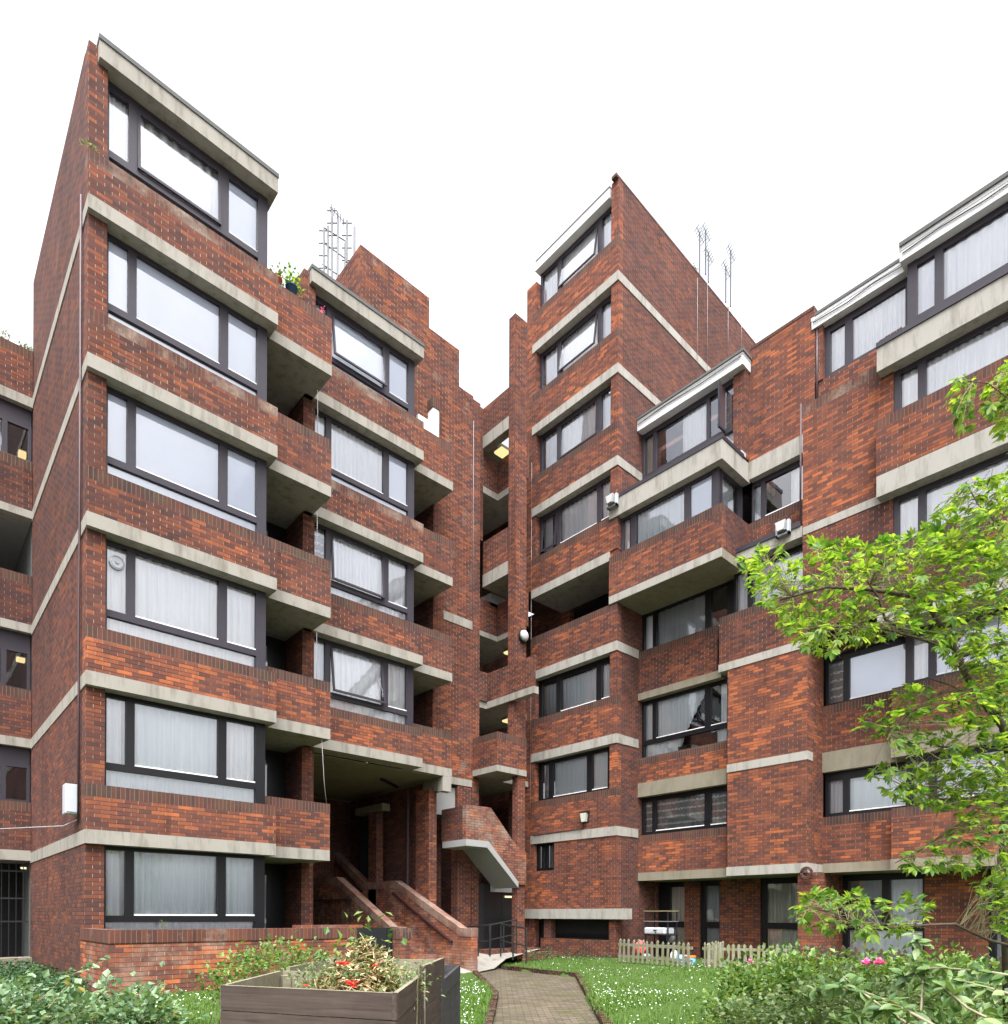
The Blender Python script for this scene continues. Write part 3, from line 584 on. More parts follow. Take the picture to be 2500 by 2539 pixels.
# -- bay beside the tower, lower floors
bx(16.60, 17.6, 9.13, 12.03, 1.075, 1.31, 'conc_m', 'concrete_band')
rpar(16.60, 16.80, 9.13, 12.035, 1.312, 2.43, 'brick_bright')
window(rw, mapA, 16.80, -12.03, -9.13, 2.40, 3.62, RC, 2.55, 3.46, None, ['lace', 'lace', 'lace'], 'frame2', seed=1)
bx(16.585, 17.0, 9.13, 12.035, 3.59, 4.005, 'conc_m', 'concrete_lintel')
rpar(16.60, 16.80, 9.13, 12.035, 4.007, 4.76)
window(rw, mapA, 16.80, -12.03, -9.13, 4.66, 6.55, RC, 5.32, 6.42, (4.76, 5.19), ['net2', 'loop', 'right:net2'], 'frame2', low='half:net2' and None, seed=2)
c = MB(); drape(c, mapA, -11.96, -10.85, 4.76, 5.2, 16.93, 'net2', .02, .12); drape(c, mapA, -9.6, -9.2, 4.76, 5.2, 16.93, 'net2', .02, .12); c.build('curtain', rw)
bx(16.585, 17.0, 9.30, 12.035, 6.515, 6.72, 'conc_m', 'concrete_lintel')
rpar(16.60, 16.80, 9.42, 12.035, 6.722, 7.98, 'brick')
window(rw, mapA, 16.80, -12.03, -8.95, 7.85, 9.20, RC, 8.03, 9.10, None, ['net', 'greyc', 'none'], 'frame2', seed=3)
# -- projecting box
bx(15.50, 17.0, 8.69, 12.30, 9.16, 9.39, 'conc_m', 'concrete_band'); bx(15.496, 15.52, 8.688, 12.298, 9.17, 9.385, 'conc_r', 'concrete_band')
x = MB(); x.box(15.50, 15.70, 8.69, 12.30, 9.392, 10.32, 'brick_bright'); x.box(15.50, 15.70, 8.69, 12.30, 10.32, 10.535, 'soldier')
x.box(15.70, 16.95, 8.69, 8.89, 9.392, 10.535, 'brick_shade'); x.build('parapet', rw)
window(rw, mapA, 15.72, -12.02, -8.90, 10.45, 11.66, [(-11.975, -11.685), (-11.515, -9.925), (-9.75, -9.10)], 10.62, 11.58, None, ['half:net', 'net2', 'sky_sheet'], 'frame', seed=4)
window(rw, lambda u, d, z: (u, d, z), 8.90, 15.84, 16.95, 10.45, 11.66, [(15.90, 16.85)], 10.6, 11.55, None, ['net2'], 'frame', bead=False, seed=5, nob=True)
x = MB(); x.box(15.49, 16.96, 8.68, 12.30, 11.652, 12.16, 'conc_r'); x.build('concrete_band', rw)
x = MB(); x.box(15.47, 16.6, 8.66, 12.02, 12.163, 12.262, 'frame'); x.build('coping', rw)
bx(16.52, 16.75, 8.69, 8.80, 12.262, 12.36, 'white_metal', 'flashing')
# -- room above the box
window(rw, mapA, 16.75, -12.03, -9.0, 12.26, 14.62, [(-11.96, -11.65), (-11.535, -9.87), (-9.775, -9.05)], 13.35, 14.48, (12.42, 13.2), ['beige', 'right:net', 'none'], 'frame', bead=False, low='net', seed=6)
x = MB(); x.box(16.40, 16.46, 9.28, 9.32, 13.3, 14.5, 'frame'); x.box(16.40, 16.75, 9.27, 9.33, 13.25, 13.32, 'frame'); x.box(16.46, 16.75, 9.29, 9.31, 13.32, 14.45, 'pipe'); x.build('open_sash', rw)
bx(16.68, 16.95, 8.70, 9.02, 12.262, 14.6, 'brick', 'pier')
x = MB(); x.box(16.50, 17.6, 8.66, 12.035, 14.62, 14.93, 'fascia'); x.box(16.49, 17.6, 8.65, 12.035, 14.88, 14.935, 'fascia'); x.box(16.46, 17.6, 8.62, 12.03, 14.936, 15.0, 'felt'); x.build('roof_slab', rw)
# -- recessed wall between
x = MB(); x.box(16.93, 17.15, 6.98, 9.4, 12.2, 15.22, 'brick_bright'); x.box(16.93, 17.15, 6.98, 8.69, 9.6, 10.34, 'brick'); x.box(16.93, 17.15, 6.98, 8.69, 10.34, 10.555, 'soldier')
x.box(17.15, 24.5, 8.9, 9.4, 12.2, 15.22, 'brick_shade'); x.build('wall', rw)
bx(16.90, 17.3, 6.985, 8.69, 11.73, 12.198, 'conc_r', 'concrete_band')
window(rw, mapA, 17.1, -8.69, -6.99, 10.5, 11.75, [(-8.66, -8.45), (-8.33, -7.05)], 10.68, 11.6, None, ['net2', 'right:net'], 'frame', seed=8)
bx(16.92, 17.3, 6.99, 8.69, 15.22, 15.30, 'soldier', 'coping')
# -- low canopy with flood lamps
x = MB(); x.box(16.27, 17.0, 7.0, 8.98, 9.26, 9.52, 'conc_r'); x.build('canopy', rw)
x = MB(); x.box(16.24, 16.95, 7.02, 8.96, 9.522, 9.64, 'frame'); x.build('coping', rw)
window(rw, mapA, 16.6, -8.93, -7.0, 7.85, 9.27, [(-8.87, -8.56), (-8.40, -7.10)], 8.0, 9.15, None, ['lilac', 'net'], 'frame2', bead=False, seed=9)
# -- big brick face
x = MB(); x.box(16.30, 17.25, 6.86, 8.95, 1.312, 6.54, 'brick_bright'); x.box(16.30, 16.52, 6.86, 9.2, 6.74, 7.80, 'brick'); x.box(16.30, 16.52, 6.86, 9.2, 7.80, 8.0, 'soldier')
x.box(16.52, 17.25, 6.86, 7.0, 6.5, 9.28, 'brick'); x.box(16.30, 16.52, 5.0, 6.985, 8.0, 9.28, 'brick'); x.box(16.30, 16.52, 5.0, 6.855, 6.9, 8.0, 'brick')
x.box(16.30, 16.52, 5.0, 6.99, 9.475, 12.20, 'brick_bright'); x.box(16.30, 16.55, 5.0, 6.99, 12.20, 12.45, 'soldier_pale'); x.build('wall', rw)
bx(16.285, 17.24, 6.845, 8.96, 1.075, 1.310, 'conc_r', 'concrete_band')
bx(16.285, 16.6, 6.845, 8.96, 3.815, 4.025, 'conc_r', 'concrete_band')
bx(16.285, 16.6, 6.85, 9.21, 6.538, 6.738, 'conc_r', 'concrete_band')
bx(16.285, 16.6, 5.0, 6.98, 9.282, 9.472, 'conc_r', 'concrete_band')
# -- set-back top floor over it
bx(16.96, 17.2, 6.79, 7.03, 13.362, 14.70, 'brick', 'wall')
bx(17.0, 17.2, 5.2, 6.98, 12.3, 13.36, 'brick', 'wall')
window(rw, mapA, 17.1, -6.80, -4.2, 13.30, 14.72, [(-6.665, -6.325), (-6.155, -5.0)], 13.5, 14.53, None, ['net', 'net'], 'frame', bead=False, seed=10)
x = MB(); x.box(16.9, 18.0, 4.7, 7.04, 14.70, 14.975, 'fascia'); x.box(16.89, 18, 4.7, 7.05, 14.90, 14.98, 'fascia'); x.box(16.87, 18.0, 4.7, 6.95, 14.981, 15.05, 'felt'); x.build('roof_slab', rw)
# -- far right bay with deep bands
x = MB(); x.box(16.55, 18.2, -3, 4.96, 14.66, 14.96, 'fascia'); x.box(16.54, 18.2, -3, 4.97, 14.89, 14.97, 'fascia'); x.box(16.5, 18.2, -3, 4.96, 14.971, 15.06, 'felt'); x.build('roof_slab', rw)
FC = lambda o: [(-4.67+o, -4.335+o), (-4.17+o, -2.45+o), (-2.25+o, -1.6+o)]
window(rw, mapA, 16.75, -4.86, -1.5, 12.70, 14.68, FC(0), 13.40, 14.52, None, ['lilac', 'net', 'net'], 'frame', bead=False, seed=11)
x = MB(); x.box(16.05, 16.9, -3, 5.26, 12.10, 12.62, 'conc_r'); x.build('concrete_band', rw)
x = MB(); x.box(16.02, 16.9, -3, 5.27, 12.621, 12.73, 'frame'); x.build('coping', rw)
FM = lambda o: [(-4.872+o, -4.54+o), (-4.385+o, -2.65+o), (-2.45+o, -1.8+o)]
window(rw, mapA, 16.35, -5.04, -1.6, 10.8, 12.12, FM(0), 11.05, 12.0, None, ['net', 'net', 'net'], 'frame', bead=False, seed=12)
rpar(16.05, 16.27, -3, 5.27, 9.772, 11.02, 'brick'); bx(16.05, 16.9, -3, 5.26, 9.31, 9.77, 'conc_r', 'concrete_band')
window(rw, mapA, 16.35, -5.07, -1.6, 8.0, 9.33, [(-4.9, -4.53), (-4.38, -2.65), (-2.45, -1.8)], 8.3, 9.2, None, ['net', 'net', 'net'], 'frame', bead=False, seed=13)
rpar(16.12, 16.34, -3, 5.27, 6.72, 8.12, 'brick'); bx(16.12, 16.9, -3, 5.26, 6.48, 6.718, 'conc_r', 'concrete_band')
window(rw, mapA, 17.0, -4.95, -1.6, 5.1, 6.5, [(-4.8, -4.5), (-4.35, -2.6), (-2.4, -1.8)], 5.36, 6.35, None, ['net', 'sky_sheet', 'net'], 'frame', seed=14)
rpar(16.90, 17.1, -3, 5.20, 4.10, 5.26); bx(16.88, 17.3, -3, 5.21, 3.66, 4.098, 'conc_m', 'concrete_lintel')
window(rw, mapA, 17.05, -4.95, -1.6, 2.4, 3.7, [(-4.8, -4.5), (-4.35, -2.6), (-2.4, -1.8)], 2.6, 3.5, None, ['net', 'net', 'net'], 'frame2', seed=15)
rpar(16.90, 17.1, -3, 5.20, 1.335, 2.50); bx(16.88, 17.7, -3, 5.21, 1.09, 1.333, 'conc_m', 'concrete_band')
# -- recessed bay between
bx(17.2, 17.5, 4.9, 6.86, 6.55, 9.3, 'brick', 'wall')
window(rw, mapA, 17.35, -6.84, -4.95, 5.2, 6.62, [(-6.765, -6.43), (-6.285, -5.02)], 5.36, 6.40, None, ['lace', 'sky_sheet'], 'frame2', seed=16)
rpar(17.2, 17.4, 4.95, 6.86, 4.12, 5.28, 'brick'); bx(17.18, 17.6, 4.95, 6.858, 3.62, 4.118, 'conc_m', 'concrete_lintel')
window(rw, mapA, 17.35, -6.84, -4.95, 2.38, 3.65, [(-6.76, -6.43), (-6.285, -5.0)], 2.60, 3.42, None, ['lilac', 'net2'], 'frame2', seed=17)
rpar(17.2, 17.4, 4.95, 6.86, 1.335, 2.5); bx(17.18, 17.8, 4.95, 6.845, 1.10, 1.333, 'conc_m', 'concrete_band')
# -- ground floor, set back under the slab
gb = -1.4
for (b0, b1) in ((10.55, 11.06), (8.68, 9.90), (6.55, 7.6), (3.5, 4.72), (-3, 2.0)): bx(17.62, 17.85, b0, b1, gb, 1.075, 'brick', 'wall')
bx(17.5, 17.62, 12.0, 12.3, gb, 1.07, 'brick', 'wall')
def tall(u0, u1, cols, cu, seed, top=1.05): return window(rw, mapA, 17.70, u0, u1, gb, top, cols, -.16, top-.15, (gb+.12, -.33), cu, 'frame2', low=cu[-1], seed=seed)
tall(-12.0, -11.06, [(-11.62, -11.10)], ['beige'], 20)
tall(-10.56, -9.89, [(-10.42, -9.95)], ['greyc'], 21)
tall(-8.70, -7.58, [(-8.55, -7.66)], ['beige'], 22)
tall(-6.58, -4.70, [(-6.42, -5.65), (-5.48, -4.78)], ['greyc', 'lilac'], 23)
tall(-3.52, -2.0, [(-3.38, -2.8), (-2.6, -2.1)], ['lilac', 'lilac'], 24)
x = MB(); x.box(17.66, 17.69, 5.65, 6.42, .30, .42, 'frame2'); x.build('transom', rw)
x = MB(); x.box(16.33, 17.55, 6.58, 7.09, gb, 1.074, 'brick_bright'); x.build('pier', rw)
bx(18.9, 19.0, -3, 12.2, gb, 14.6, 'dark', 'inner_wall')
bx(16.6, 18.9, -3, 12.0, 1.065, 1.075, 'conc_m', 'soffit')

# ------------------------------------------------------------------ far left range
lw = thing('apartment_block', 'shaded brick range at the left edge with lit lamps in its galleries', 'apartment block', (1.0, 19.3, G0), 'stepped apartment blocks of the estate')
yl = 19.22; dz = .0
def LB(name, b0, b1, z0, z1, m, a0=-6.0, a1=2.43): 
    x = MB(); x.box(a0, a1, b0, b1, z0, z1, m); return x.build(name, lw)
def lpar(z0, z1, m='brick', s='soldier'):
    x = MB(); x.box(-6, 2.43, yl, yl+.22, z0, z1-.215, m); x.box(-6, 2.43, yl, yl+.22, z1-.215, z1, s); return x.build('parapet', lw)
lpar(12.25, 13.36, 'brick', 'soldier'); LB('concrete_band', yl-.01, yl+1.4, 12.02, 12.248, 'conc')
lpar(9.56, 10.73, 'brick_shade'); LB('concrete_band', yl-.01, yl+1.4, 9.38, 9.558, 'conc')
lpar(6.86, 8.02, 'brick_shade'); LB('concrete_band', yl-.01, yl+1.4, 6.66, 6.858, 'conc')
lpar(4.15, 5.30, 'brick_shade'); LB('concrete_band', yl-.01, yl+1.4, 3.94, 4.148, 'conc')
lpar(1.50, 2.64, 'brick_shade'); LB('concrete_band', yl-.01, yl+1.4, 1.26, 1.498, 'conc')
lc = [(-6+i*.99+.05, -6+i*.99+.94) for i in range(6)] + [(0.02, .95), (1.03, 1.86), (1.96, 2.36)]
for z0, z1 in ((10.65, 12.03), (5.25, 6.67), (2.6, 3.95)):
    x = MB(); x.box(-6, 2.42, yl+.14, yl+.20, z1-.42, z1, 'frame'); x.build('spandrel', lw)
    window(lw, mapB, yl+.12, -6.0, 2.42, z0, z1-.42, lc, z0+.10, z1-.48, None, ['none']*9, 'frame', bead=False, seed=int(z0), nob=True)
LB('inner_wall', yl+3.4, yl+3.5, -1.3, 13, 'room', -6, 3.6); LB('inner_wall', yl+.24, yl+3.4, -1.3, 13.3, 'room', 2.44, 2.6); LB('roof', yl+.22, yl+3.5, 12.8, 12.9, 'felt'); LB('ceiling', yl+.3, yl+3.4, 12.0, 12.02, 'room'); LB('ceiling', yl+.3, yl+3.4, 6.64, 6.66, 'room'); LB('ceiling', yl+.3, yl+3.4, 3.92, 3.94, 'room'); LB('ceiling', yl+.3, yl+3.4, 9.36, 9.38, 'soffit'); LB('floor', yl+.3, yl+3.4, 9.6, 9.62, 'room'); LB('floor', yl+.3, yl+3.4, 4.2, 4.22, 'room'); LB('floor', yl+.3, yl+3.4, 1.52, 1.54, 'room')
x = MB(); 
for i in range(30): x.box(-1.6+i*.14, -1.585+i*.14, yl+.3, yl+.315, -1.26, 1.2, 'black')
for z in (-.2, .35, 1.0): x.box(-1.7, 2.42, yl+.29, yl+.325, z, z+.035, 'black')
x.build('security_grille', lw)
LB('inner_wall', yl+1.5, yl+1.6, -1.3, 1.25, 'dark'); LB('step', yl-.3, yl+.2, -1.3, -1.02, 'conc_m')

# ------------------------------------------------------------------ lamps
def ceil_lamp(name, label, p, sx, sy, sz=.07, m='lamp_on', group='lit gallery lamps'):
    t = thing(name, label, 'lamp', p, group)
    a = MB(); a.box(p[0]-sx, p[0]+sx, p[1]-sy, p[1]+sy, p[2], p[2]+.03, 'grey_metal'); a.build('lamp_base', t)
    b = MB(); b.box(p[0]-sx*.9, p[0]+sx*.9, p[1]-sy*.9, p[1]+sy*.9, p[2]-sz, p[2], m); b.build('lamp_lens', t, bevel=.02)
    return t
def px_on_z(px, py, z):
    d = at(px, py, 1); return d*(z/d.z)
def px_on_b(px, py, b):
    d = at(px, py, 1); return d*(b/d.y)
def px_on_a(px, py, a):
    d = at(px, py, 1); return d*(a/d.x)
q = px_on_b(63, 1126, yl+1.2); ceil_lamp('ceiling_light', 'glowing yellow lamp behind the topmost gallery window at the left edge', q, .16, .12, .14)
q = px_on_b(59, 1634, yl+1.2); ceil_lamp('ceiling_light', 'glowing yellow lamp behind the middle gallery window at the left edge', q, .17, .1, .09)
q = px_on_b(60, 2151, yl+.8); ceil_lamp('ceiling_light', 'small lit lamp above the barred gate at the left edge', q, .08, .06, .04, 'lamp_white')
q = px_on_z(1245, 1120, 14.9); ceil_lamp('ceiling_light', 'square yellow lamp under the highest beam of the stair tower', q, .20, .20, .06)
q = px_on_z(1263, 1786, 6.45); ceil_lamp('ceiling_light', 'oval yellow lamp on the ceiling of the lower open landing', q, .19, .19, .06)
q = px_on_z(1258, 1617, 8.9); ceil_lamp('ceiling_light', 'lit lamp half hidden by the brick column', q, .10, .10, .06)
t = thing('bulkhead_light', 'round grey bulkhead light on the brick column of the link', 'lamp', (14.2, 14.6, 8.55))
x = MB(); x.lathe((14.2, 14.615, 8.56), [(.16, 0), (.19, -.05), (.19, -.08)], 'black', 20, 'b'); x.build('lamp_base', t)
x = MB(); x.lathe((14.2, 14.535, 8.56), [(.17, 0), (.15, -.06), (.08, -.09)], 'lens', 20, 'b'); x.build('lamp_lens', t, True)
t = thing('wall_light', 'square amber wall lantern low on the right tower', 'lamp', (15.45, 13.2, 2.85))
x = MB(); x.box(15.42, 15.528, 13.02, 13.35, 3.12, 3.18, 'black'); x.box(15.50, 15.528, 13.04, 13.33, 2.85, 3.12, 'black'); x.build('lamp_hood', t)
x = MB(); x.prism([(13.06, 3.12), (13.31, 3.12), (13.26, 2.86), (13.11, 2.86)], 'a', 15.41, 15.50, 'beige'); x.build('lamp_lens', t)
x = MB(); x.tube([(15.52, 13.25, 2.85), (15.515, 13.25, 2.7), (15.50, 13.35, 2.64), (15.515, 14.2, 2.66), (15.515, 15.4, 2.64)], .010, 'black', 5); x.build('cable', t)
def flood(name, label, a, b, z):
    t = thing(name, label, 'floodlight', (a, b, z), 'floodlights on concrete bands')
    x = MB(); x.box(a, a+.12, b-.17, b+.17, z, z+.05, 'grey_metal'); x.box(a, a+.10, b-.17, b-.12, z, z+.34, 'white_metal'); x.box(a, a+.10, b+.12, b+.17, z, z+.34, 'white_metal'); x.build('bracket', t)
    x = MB(); x.box(a-.06, a+.07, b-.12, b+.12, z+.08, z+.30, 'grey_metal'); x.build('lamp_body', t); 
    x = MB(); x.prism([(b-.13, z+.30), (b+.13, z+.30), (b+.08, z+.08), (b-.08, z+.08)], 'a', a-.12, a-.06, 'lens'); x.build('lamp_lens', t)
flood('floodlight', 'grey floodlight at the end of the concrete box beside the tower', 15.36, 12.10, 11.90)
flood('floodlight', 'grey floodlight bracket on the low canopy behind the tree tip', 16.14, 7.42, 9.42)

for (x0, x1, y0, y1) in ((1304, 1319, 995, 1030), (1304, 1324, 1172, 1196), (1304, 1324, 1358, 1392), (1303, 1324, 2096, 2105)):
    p = px_on_a(x0, y0, 15.60); q_ = px_on_a(x1, y1, 15.60); bx(15.585, 15.7, q_.y, p.y, q_.z, p.z, 'conc_r', 'concrete_pad', tr)
# ------------------------------------------------------------------ pipes, cables, box on the flank
t = thing('meter_cabinet', 'pale grey metal cabinet fixed to the shaded brick flank', 'cabinet', (2.35, 13.8, 1.76))
x = MB(); x.box(2.22, 2.44, 13.68, 13.95, 1.76, 2.28, 'white_metal'); x.build('cabinet_body', t, bevel=.012)
x = MB(); x.box(2.24, 2.42, 13.665, 13.68, 1.79, 2.25, 'white_metal'); x.build('cabinet_door', t)
def soltube(name, pts, r, m, label, cat, group=None):
    x = MB(); x.tube(pts, r, m, 6); o = x.build(name, None, True, origin=pts[0]); tag(o, label, cat, group); return o
soltube('downpipe', [(2.40, 13.60, 1.6), (2.40, 13.60, 4.0), (2.395, 13.62, 4.3), (2.40, 13.60, 6.8), (2.40, 13.60, 12.6)], .02, 'pipe', 'thin purple pipe up the flank of the tallest left stack', 'pipe', 'thin pipes on brickwork')
soltube('cable', [(2.40, 13.75, 1.66), (2.30, 14.3, 1.60), (1.6, 17.2, 1.75), (0.9, 18.9, 2.2), (-.5, 19.1, 2.1)], .012, 'cable', 'slack pale cable running from the grey cabinet to the left edge', 'cable')
soltube('downpipe', [(16.27, 7.03, 12.5), (16.27, 7.03, 9.6)], .025, 'pipe', 'short pipe on the brick edge beside the canopy', 'pipe', 'thin pipes on brickwork')
soltube('downpipe', [(16.96, 6.93, 15.0), (16.96, 6.93, 12.5)], .03, 'pipe', 'thin pipe on brick under the end of white roof fascia', 'pipe', 'thin pipes on brickwork')
soltube('downpipe', [(15.55, 15.58, 15.0), (15.55, 15.58, -1.0)], .006, 'cable', 'pale wire down the left edge of right tower', 'pipe')
soltube('cable', [(5.60, 13.5, 9.3), (5.62, 13.48, 8.2), (5.75, 13.5, 7.75)], .006, 'cable', 'thin white wire dangling in the balcony opening of the front stack', 'cable', 'wires hanging at balconies')
soltube('cable', [(7.02, 13.6, 3.9), (7.08, 13.6, 3.0), (7.15, 13.62, 2.5)], .006, 'cable', 'thin white wire hanging over dark stair passage', 'cable', 'wires hanging at balconies')
for i, (a, z0, z1) in enumerate(((7.9, 12.0, 10.9), (7.7, 9.3, 7.9), (7.9, 6.6, 5.3))):
    soltube('cable', [(6.95, 13.72, z0-.3), (6.95, 13.72, z1-.4)], .005, 'cable', ['upper', 'middle', 'lower'][i]+' thin wire hanging in front of second stack left windows', 'cable', 'wires hanging at balconies')
soltube('cable', [(13.10, 15.66, 15.2), (13.10, 15.66, 8.8)], .007, 'cable', 'pale wire down the joint of the stair tower', 'cable')
for nm, pts in (('over the projecting box', [(16.478, 12.0, 14.80), (16.478, 11.0, 14.84), (16.478, 9.9, 14.80), (16.478, 8.7, 14.83)]), ('over the set back windows', [(16.878, 7.0, 14.84), (16.878, 6.2, 14.80), (16.878, 5.6, 14.86), (16.878, 5.0, 14.83)]), ('at the upper right edge', [(16.53, 4.9, 14.80), (16.53, 4.2, 14.84), (16.53, 3.4, 14.79), (16.53, 2.4, 14.84)])):
    soltube('cable', pts, .012, 'black', 'thin black cable slung along the white roof fascia '+nm, 'cable', 'cables along the roof fascia')
t = thing('hose_coil', 'rusty round coil hung on the brick pier under concrete band', 'hose', (16.24, 6.84, .85))
for r, dd in ((.125, 0), (.105, .02), (.14, .02)):
    x = MB(); x.tube([(16.25-dd, 6.84+r*math.cos(k*math.pi/9), 1.06+r*math.sin(k*math.pi/9)) for k in range(19)], .020, 'rust', 6); x.build('coil', t, True)
# ------------------------------------------------------------------ long brick stair up into the passage
st = thing('brick_stair', 'outdoor stair between two stained brick walls with maroon handrails', 'staircase', (10.3, 15, -1.5))
w = MB()
w.prism([(13.16, -1.6), (13.16, -.55), (13.60, -.55), (16.69, .80), (18.40, .80), (20.4, 1.9), (20.4, -1.6)], 'a', 11.0, 11.215, 'brick_stair'); w.build('side_wall', st)
def coping(pts, a0, a1, th, name, m='cop_stair'):
    x = MB()
    for (b0, z0), (b1, z1) in zip(pts[:-1], pts[1:]):
        x.prism([(b0, z0-th), (b1, z1-th), (b1, z1), (b0, z0)], 'a', a0, a1, m)
    return x.build(name, st)
coping([(13.155, -.325), (13.60, -.325), (16.69, 1.03), (18.40, 1.03), (20.4, 2.14)], 10.99, 11.225, .225, 'coping')
w = MB(); w.prism([(14.45, -1.6), (14.45, -.52), (14.85, -.52), (17.75, .90), (20.4, .95), (20.4, -1.6)], 'a', 9.65, 9.87, 'brick_stair'); w.build('side_wall', st)
coping([(14.44, -.30), (14.85, -.30), (17.75, 1.12), (20.4, 1.17)], 9.64, 9.88, .22, 'coping')
w = MB()
for i in range(10):
    w.box(9.87, 11.0, 14.0+i*.30, 18.5, -1.5+i*.145, -1.5+(i+1)*.145-.002, 'brick_stair')
for i in range(7):
    w.box(9.87, 11.0, 18.4+i*.29, 20.4, -.05+i*.15, -.05+(i+1)*.15, 'brick_stair')
w.box(9.87, 11.0, 18.5, 20.4, -1.5, -.05, 'brick_stair'); w.build('steps', st)
w = MB(); w.tube([(10.95, 13.9, -.70), (10.95, 16.75, .68)], .035, 'maroon'); w.tube([(10.95, 18.5, .75), (10.95, 20.2, 1.75)], .035, 'maroon'); w.build('handrail', st)
gt = thing('railing_gate', 'black barred gate against the brick stair wall', 'gate', (9.6, 17.5, -.3))
x = MB()
for i in range(9): x.tube([(9.60, 16.85+i*.28, -1.2), (9.60, 16.85+i*.28, .62)], .011, 'black', 5)
x.build('bars', gt)
x = MB(); x.box(9.585, 9.615, 16.8, 19.2, .42, .46, 'black'); x.box(9.585, 9.615, 16.8, 19.2, -1.1, -1.06, 'black'); x.build('rail', gt)

# ------------------------------------------------------------------ garden wall, black gate
gw = thing('garden_wall', 'low red brick garden wall with whitened corner below the ground floor window', 'wall', (4.5, 11.4, -1.3))
x = MB(); x.box(2.37, 6.54, 11.22, 11.44, -1.6, -.46, 'brick_low'); x.box(2.37, 2.59, 11.44, 13.2, -1.6, -.46, 'brick_low'); x.build('wall_face', gw)
x = MB(); x.box(2.36, 6.55, 11.21, 11.45, -.46, -.238, 'soldier_low'); x.box(2.36, 2.60, 11.45, 13.2, -.46, -.238, 'soldier_low'); x.build('coping', gw, bevel=.03)
x = MB(); x.box(6.3, 7.9, 13.3, 13.5, -1.5, -.22, 'brick_low'); x.build('return_wall', gw)
bg = thing('garden_gate', 'solid black gate between the low wall and gate pier', 'gate', (7.0, 11.4, -1.4))
x = MB(); x.box(6.56, 7.42, 11.36, 11.40, -1.42, -.25, 'blackdoor'); x.build('gate_leaf', bg)
for a_ in (6.60, 7.30):
    x = MB(); x.box(a_, a_+.06, 11.33, 11.36, -1.4, -.27, 'black'); x.build('batten', bg)
gp = thing('gate_pier', 'pale stained brick pier beside the solid black gate', 'pier', (7.57, 11.3, -1.5))
x = MB(); x.box(7.44, 7.70, 11.12, 11.5, -1.6, -.48, 'brick_stair'); x.build('pier_body', gp)
x = MB(); x.box(7.43, 7.71, 11.11, 11.51, -.48, -.255, 'soldier_pale'); x.build('coping', gp)

# ------------------------------------------------------------------ railings by the black doors
def railing(name, label, p0, p1, h, n, slope=0.0):
    t = thing(name, label, 'railing', p0, 'black handrails by the entrance')
    p0 = Vector(p0); p1 = Vector(p1)
    for i in range(n):
        k = i/(n-1); q = p0.lerp(p1, k); x = MB(); x.tube([q, q+Vector((0, 0, h))], .022, 'black', 8); x.build('post', t)
    x = MB(); x.tube([p0+Vector((0, 0, h)), p1+Vector((0, 0, h))], .022, 'black', 8); x.build('top_rail', t)
    x = MB(); x.tube([p0+Vector((0, 0, h*.5)), p1+Vector((0, 0, h*.5))], .018, 'black', 8); x.build('mid_rail', t)
def gz(px, py, z): return px_on_z(px, py, z)
railing('handrail', 'black sloping handrail left of the entrance path', at(1160, 2370, 19.6), at(1215, 2372, 17.8), .85, 3)
railing('handrail', 'black level railing in front of double doors', at(1216, 2368, 18.9), at(1281, 2352, 19.6), .85, 3)
railing('handrail', 'black sloping handrail right of the entrance ramp', at(1242, 2372, 18.4), at(1305, 2390, 16.9), .9, 3)

# ------------------------------------------------------------------ timber bins
def board_panel(root, p, q, z0, z1, bh, th, m, side=0):
    """stack of boards from p to q (2D), thickness th to the left of p->q"""
    p = Vector((p[0], p[1])); q = Vector((q[0], q[1])); d = (q-p).normalized(); nrm = Vector((-d.y, d.x))*th
    z = z1
    while z > z0+.01:
        lo = max(z0, z-bh+.006); jig = random.uniform(-.004, .004)
        x = MB(); P = [p+nrm*0+nrm.normalized()*jig, q+nrm.normalized()*jig, q+nrm+nrm.normalized()*jig, p+nrm+nrm.normalized()*jig]
        V = [(v.x, v.y, lo) for v in P]+[(v.x, v.y, z) for v in P]
        x.mesh(V, [(0, 3, 2, 1), (0, 1, 5, 4), (1, 2, 6, 5), (2, 3, 7, 6), (3, 0, 4, 7)], m); x.mesh(V, [(4, 5, 6, 7)], 'bin_i' if z > z1-.01 and m != 'bin_d' else m)
        x.build('board', root); z -= bh
def corner(px, py, z): v = px_on_z(px, py, z); return (v.x, v.y)
zt = -.42
fl, fr, bk_ = corner(547.8, 2443, zt), corner(983.4, 2463.2, zt), corner(1044, 2419, zt)
bl = (fl[0]+bk_[0]-fr[0], fl[1]+bk_[1]-fr[1])
bin1 = thing('compost_bin', 'brown timber compost bin heaped with cut flowers, nearest on the lawn', 'compost bin', (fl[0], fl[1], -1.45), 'timber compost bins')
board_panel(bin1, fl, fr, -1.5, zt, .152, -.03 if False else .028, 'bin'); board_panel(bin1, fr, bk_, -1.5, zt, .152, .028, 'bin_s')
board_panel(bin1, bk_, bl, -1.5, zt, .152, .028, 'bin_i'); board_panel(bin1, bl, fl, -1.5, zt, .152, .028, 'bin_i')
def inset(a, b, t): return (a[0]+(b[0]-a[0])*t, a[1]+(b[1]-a[1])*t)
for c0, c1 in ((fl, bk_), (bk_, fl), (fr, bl), (bl, fr)):
    k = inset(c0, c1, .055); x = MB(); x.box(k[0]-.03, k[0]+.03, k[1]-.03, k[1]+.03, -1.5, zt-.03, 'bin_i'); x.build('corner_post', bin1)
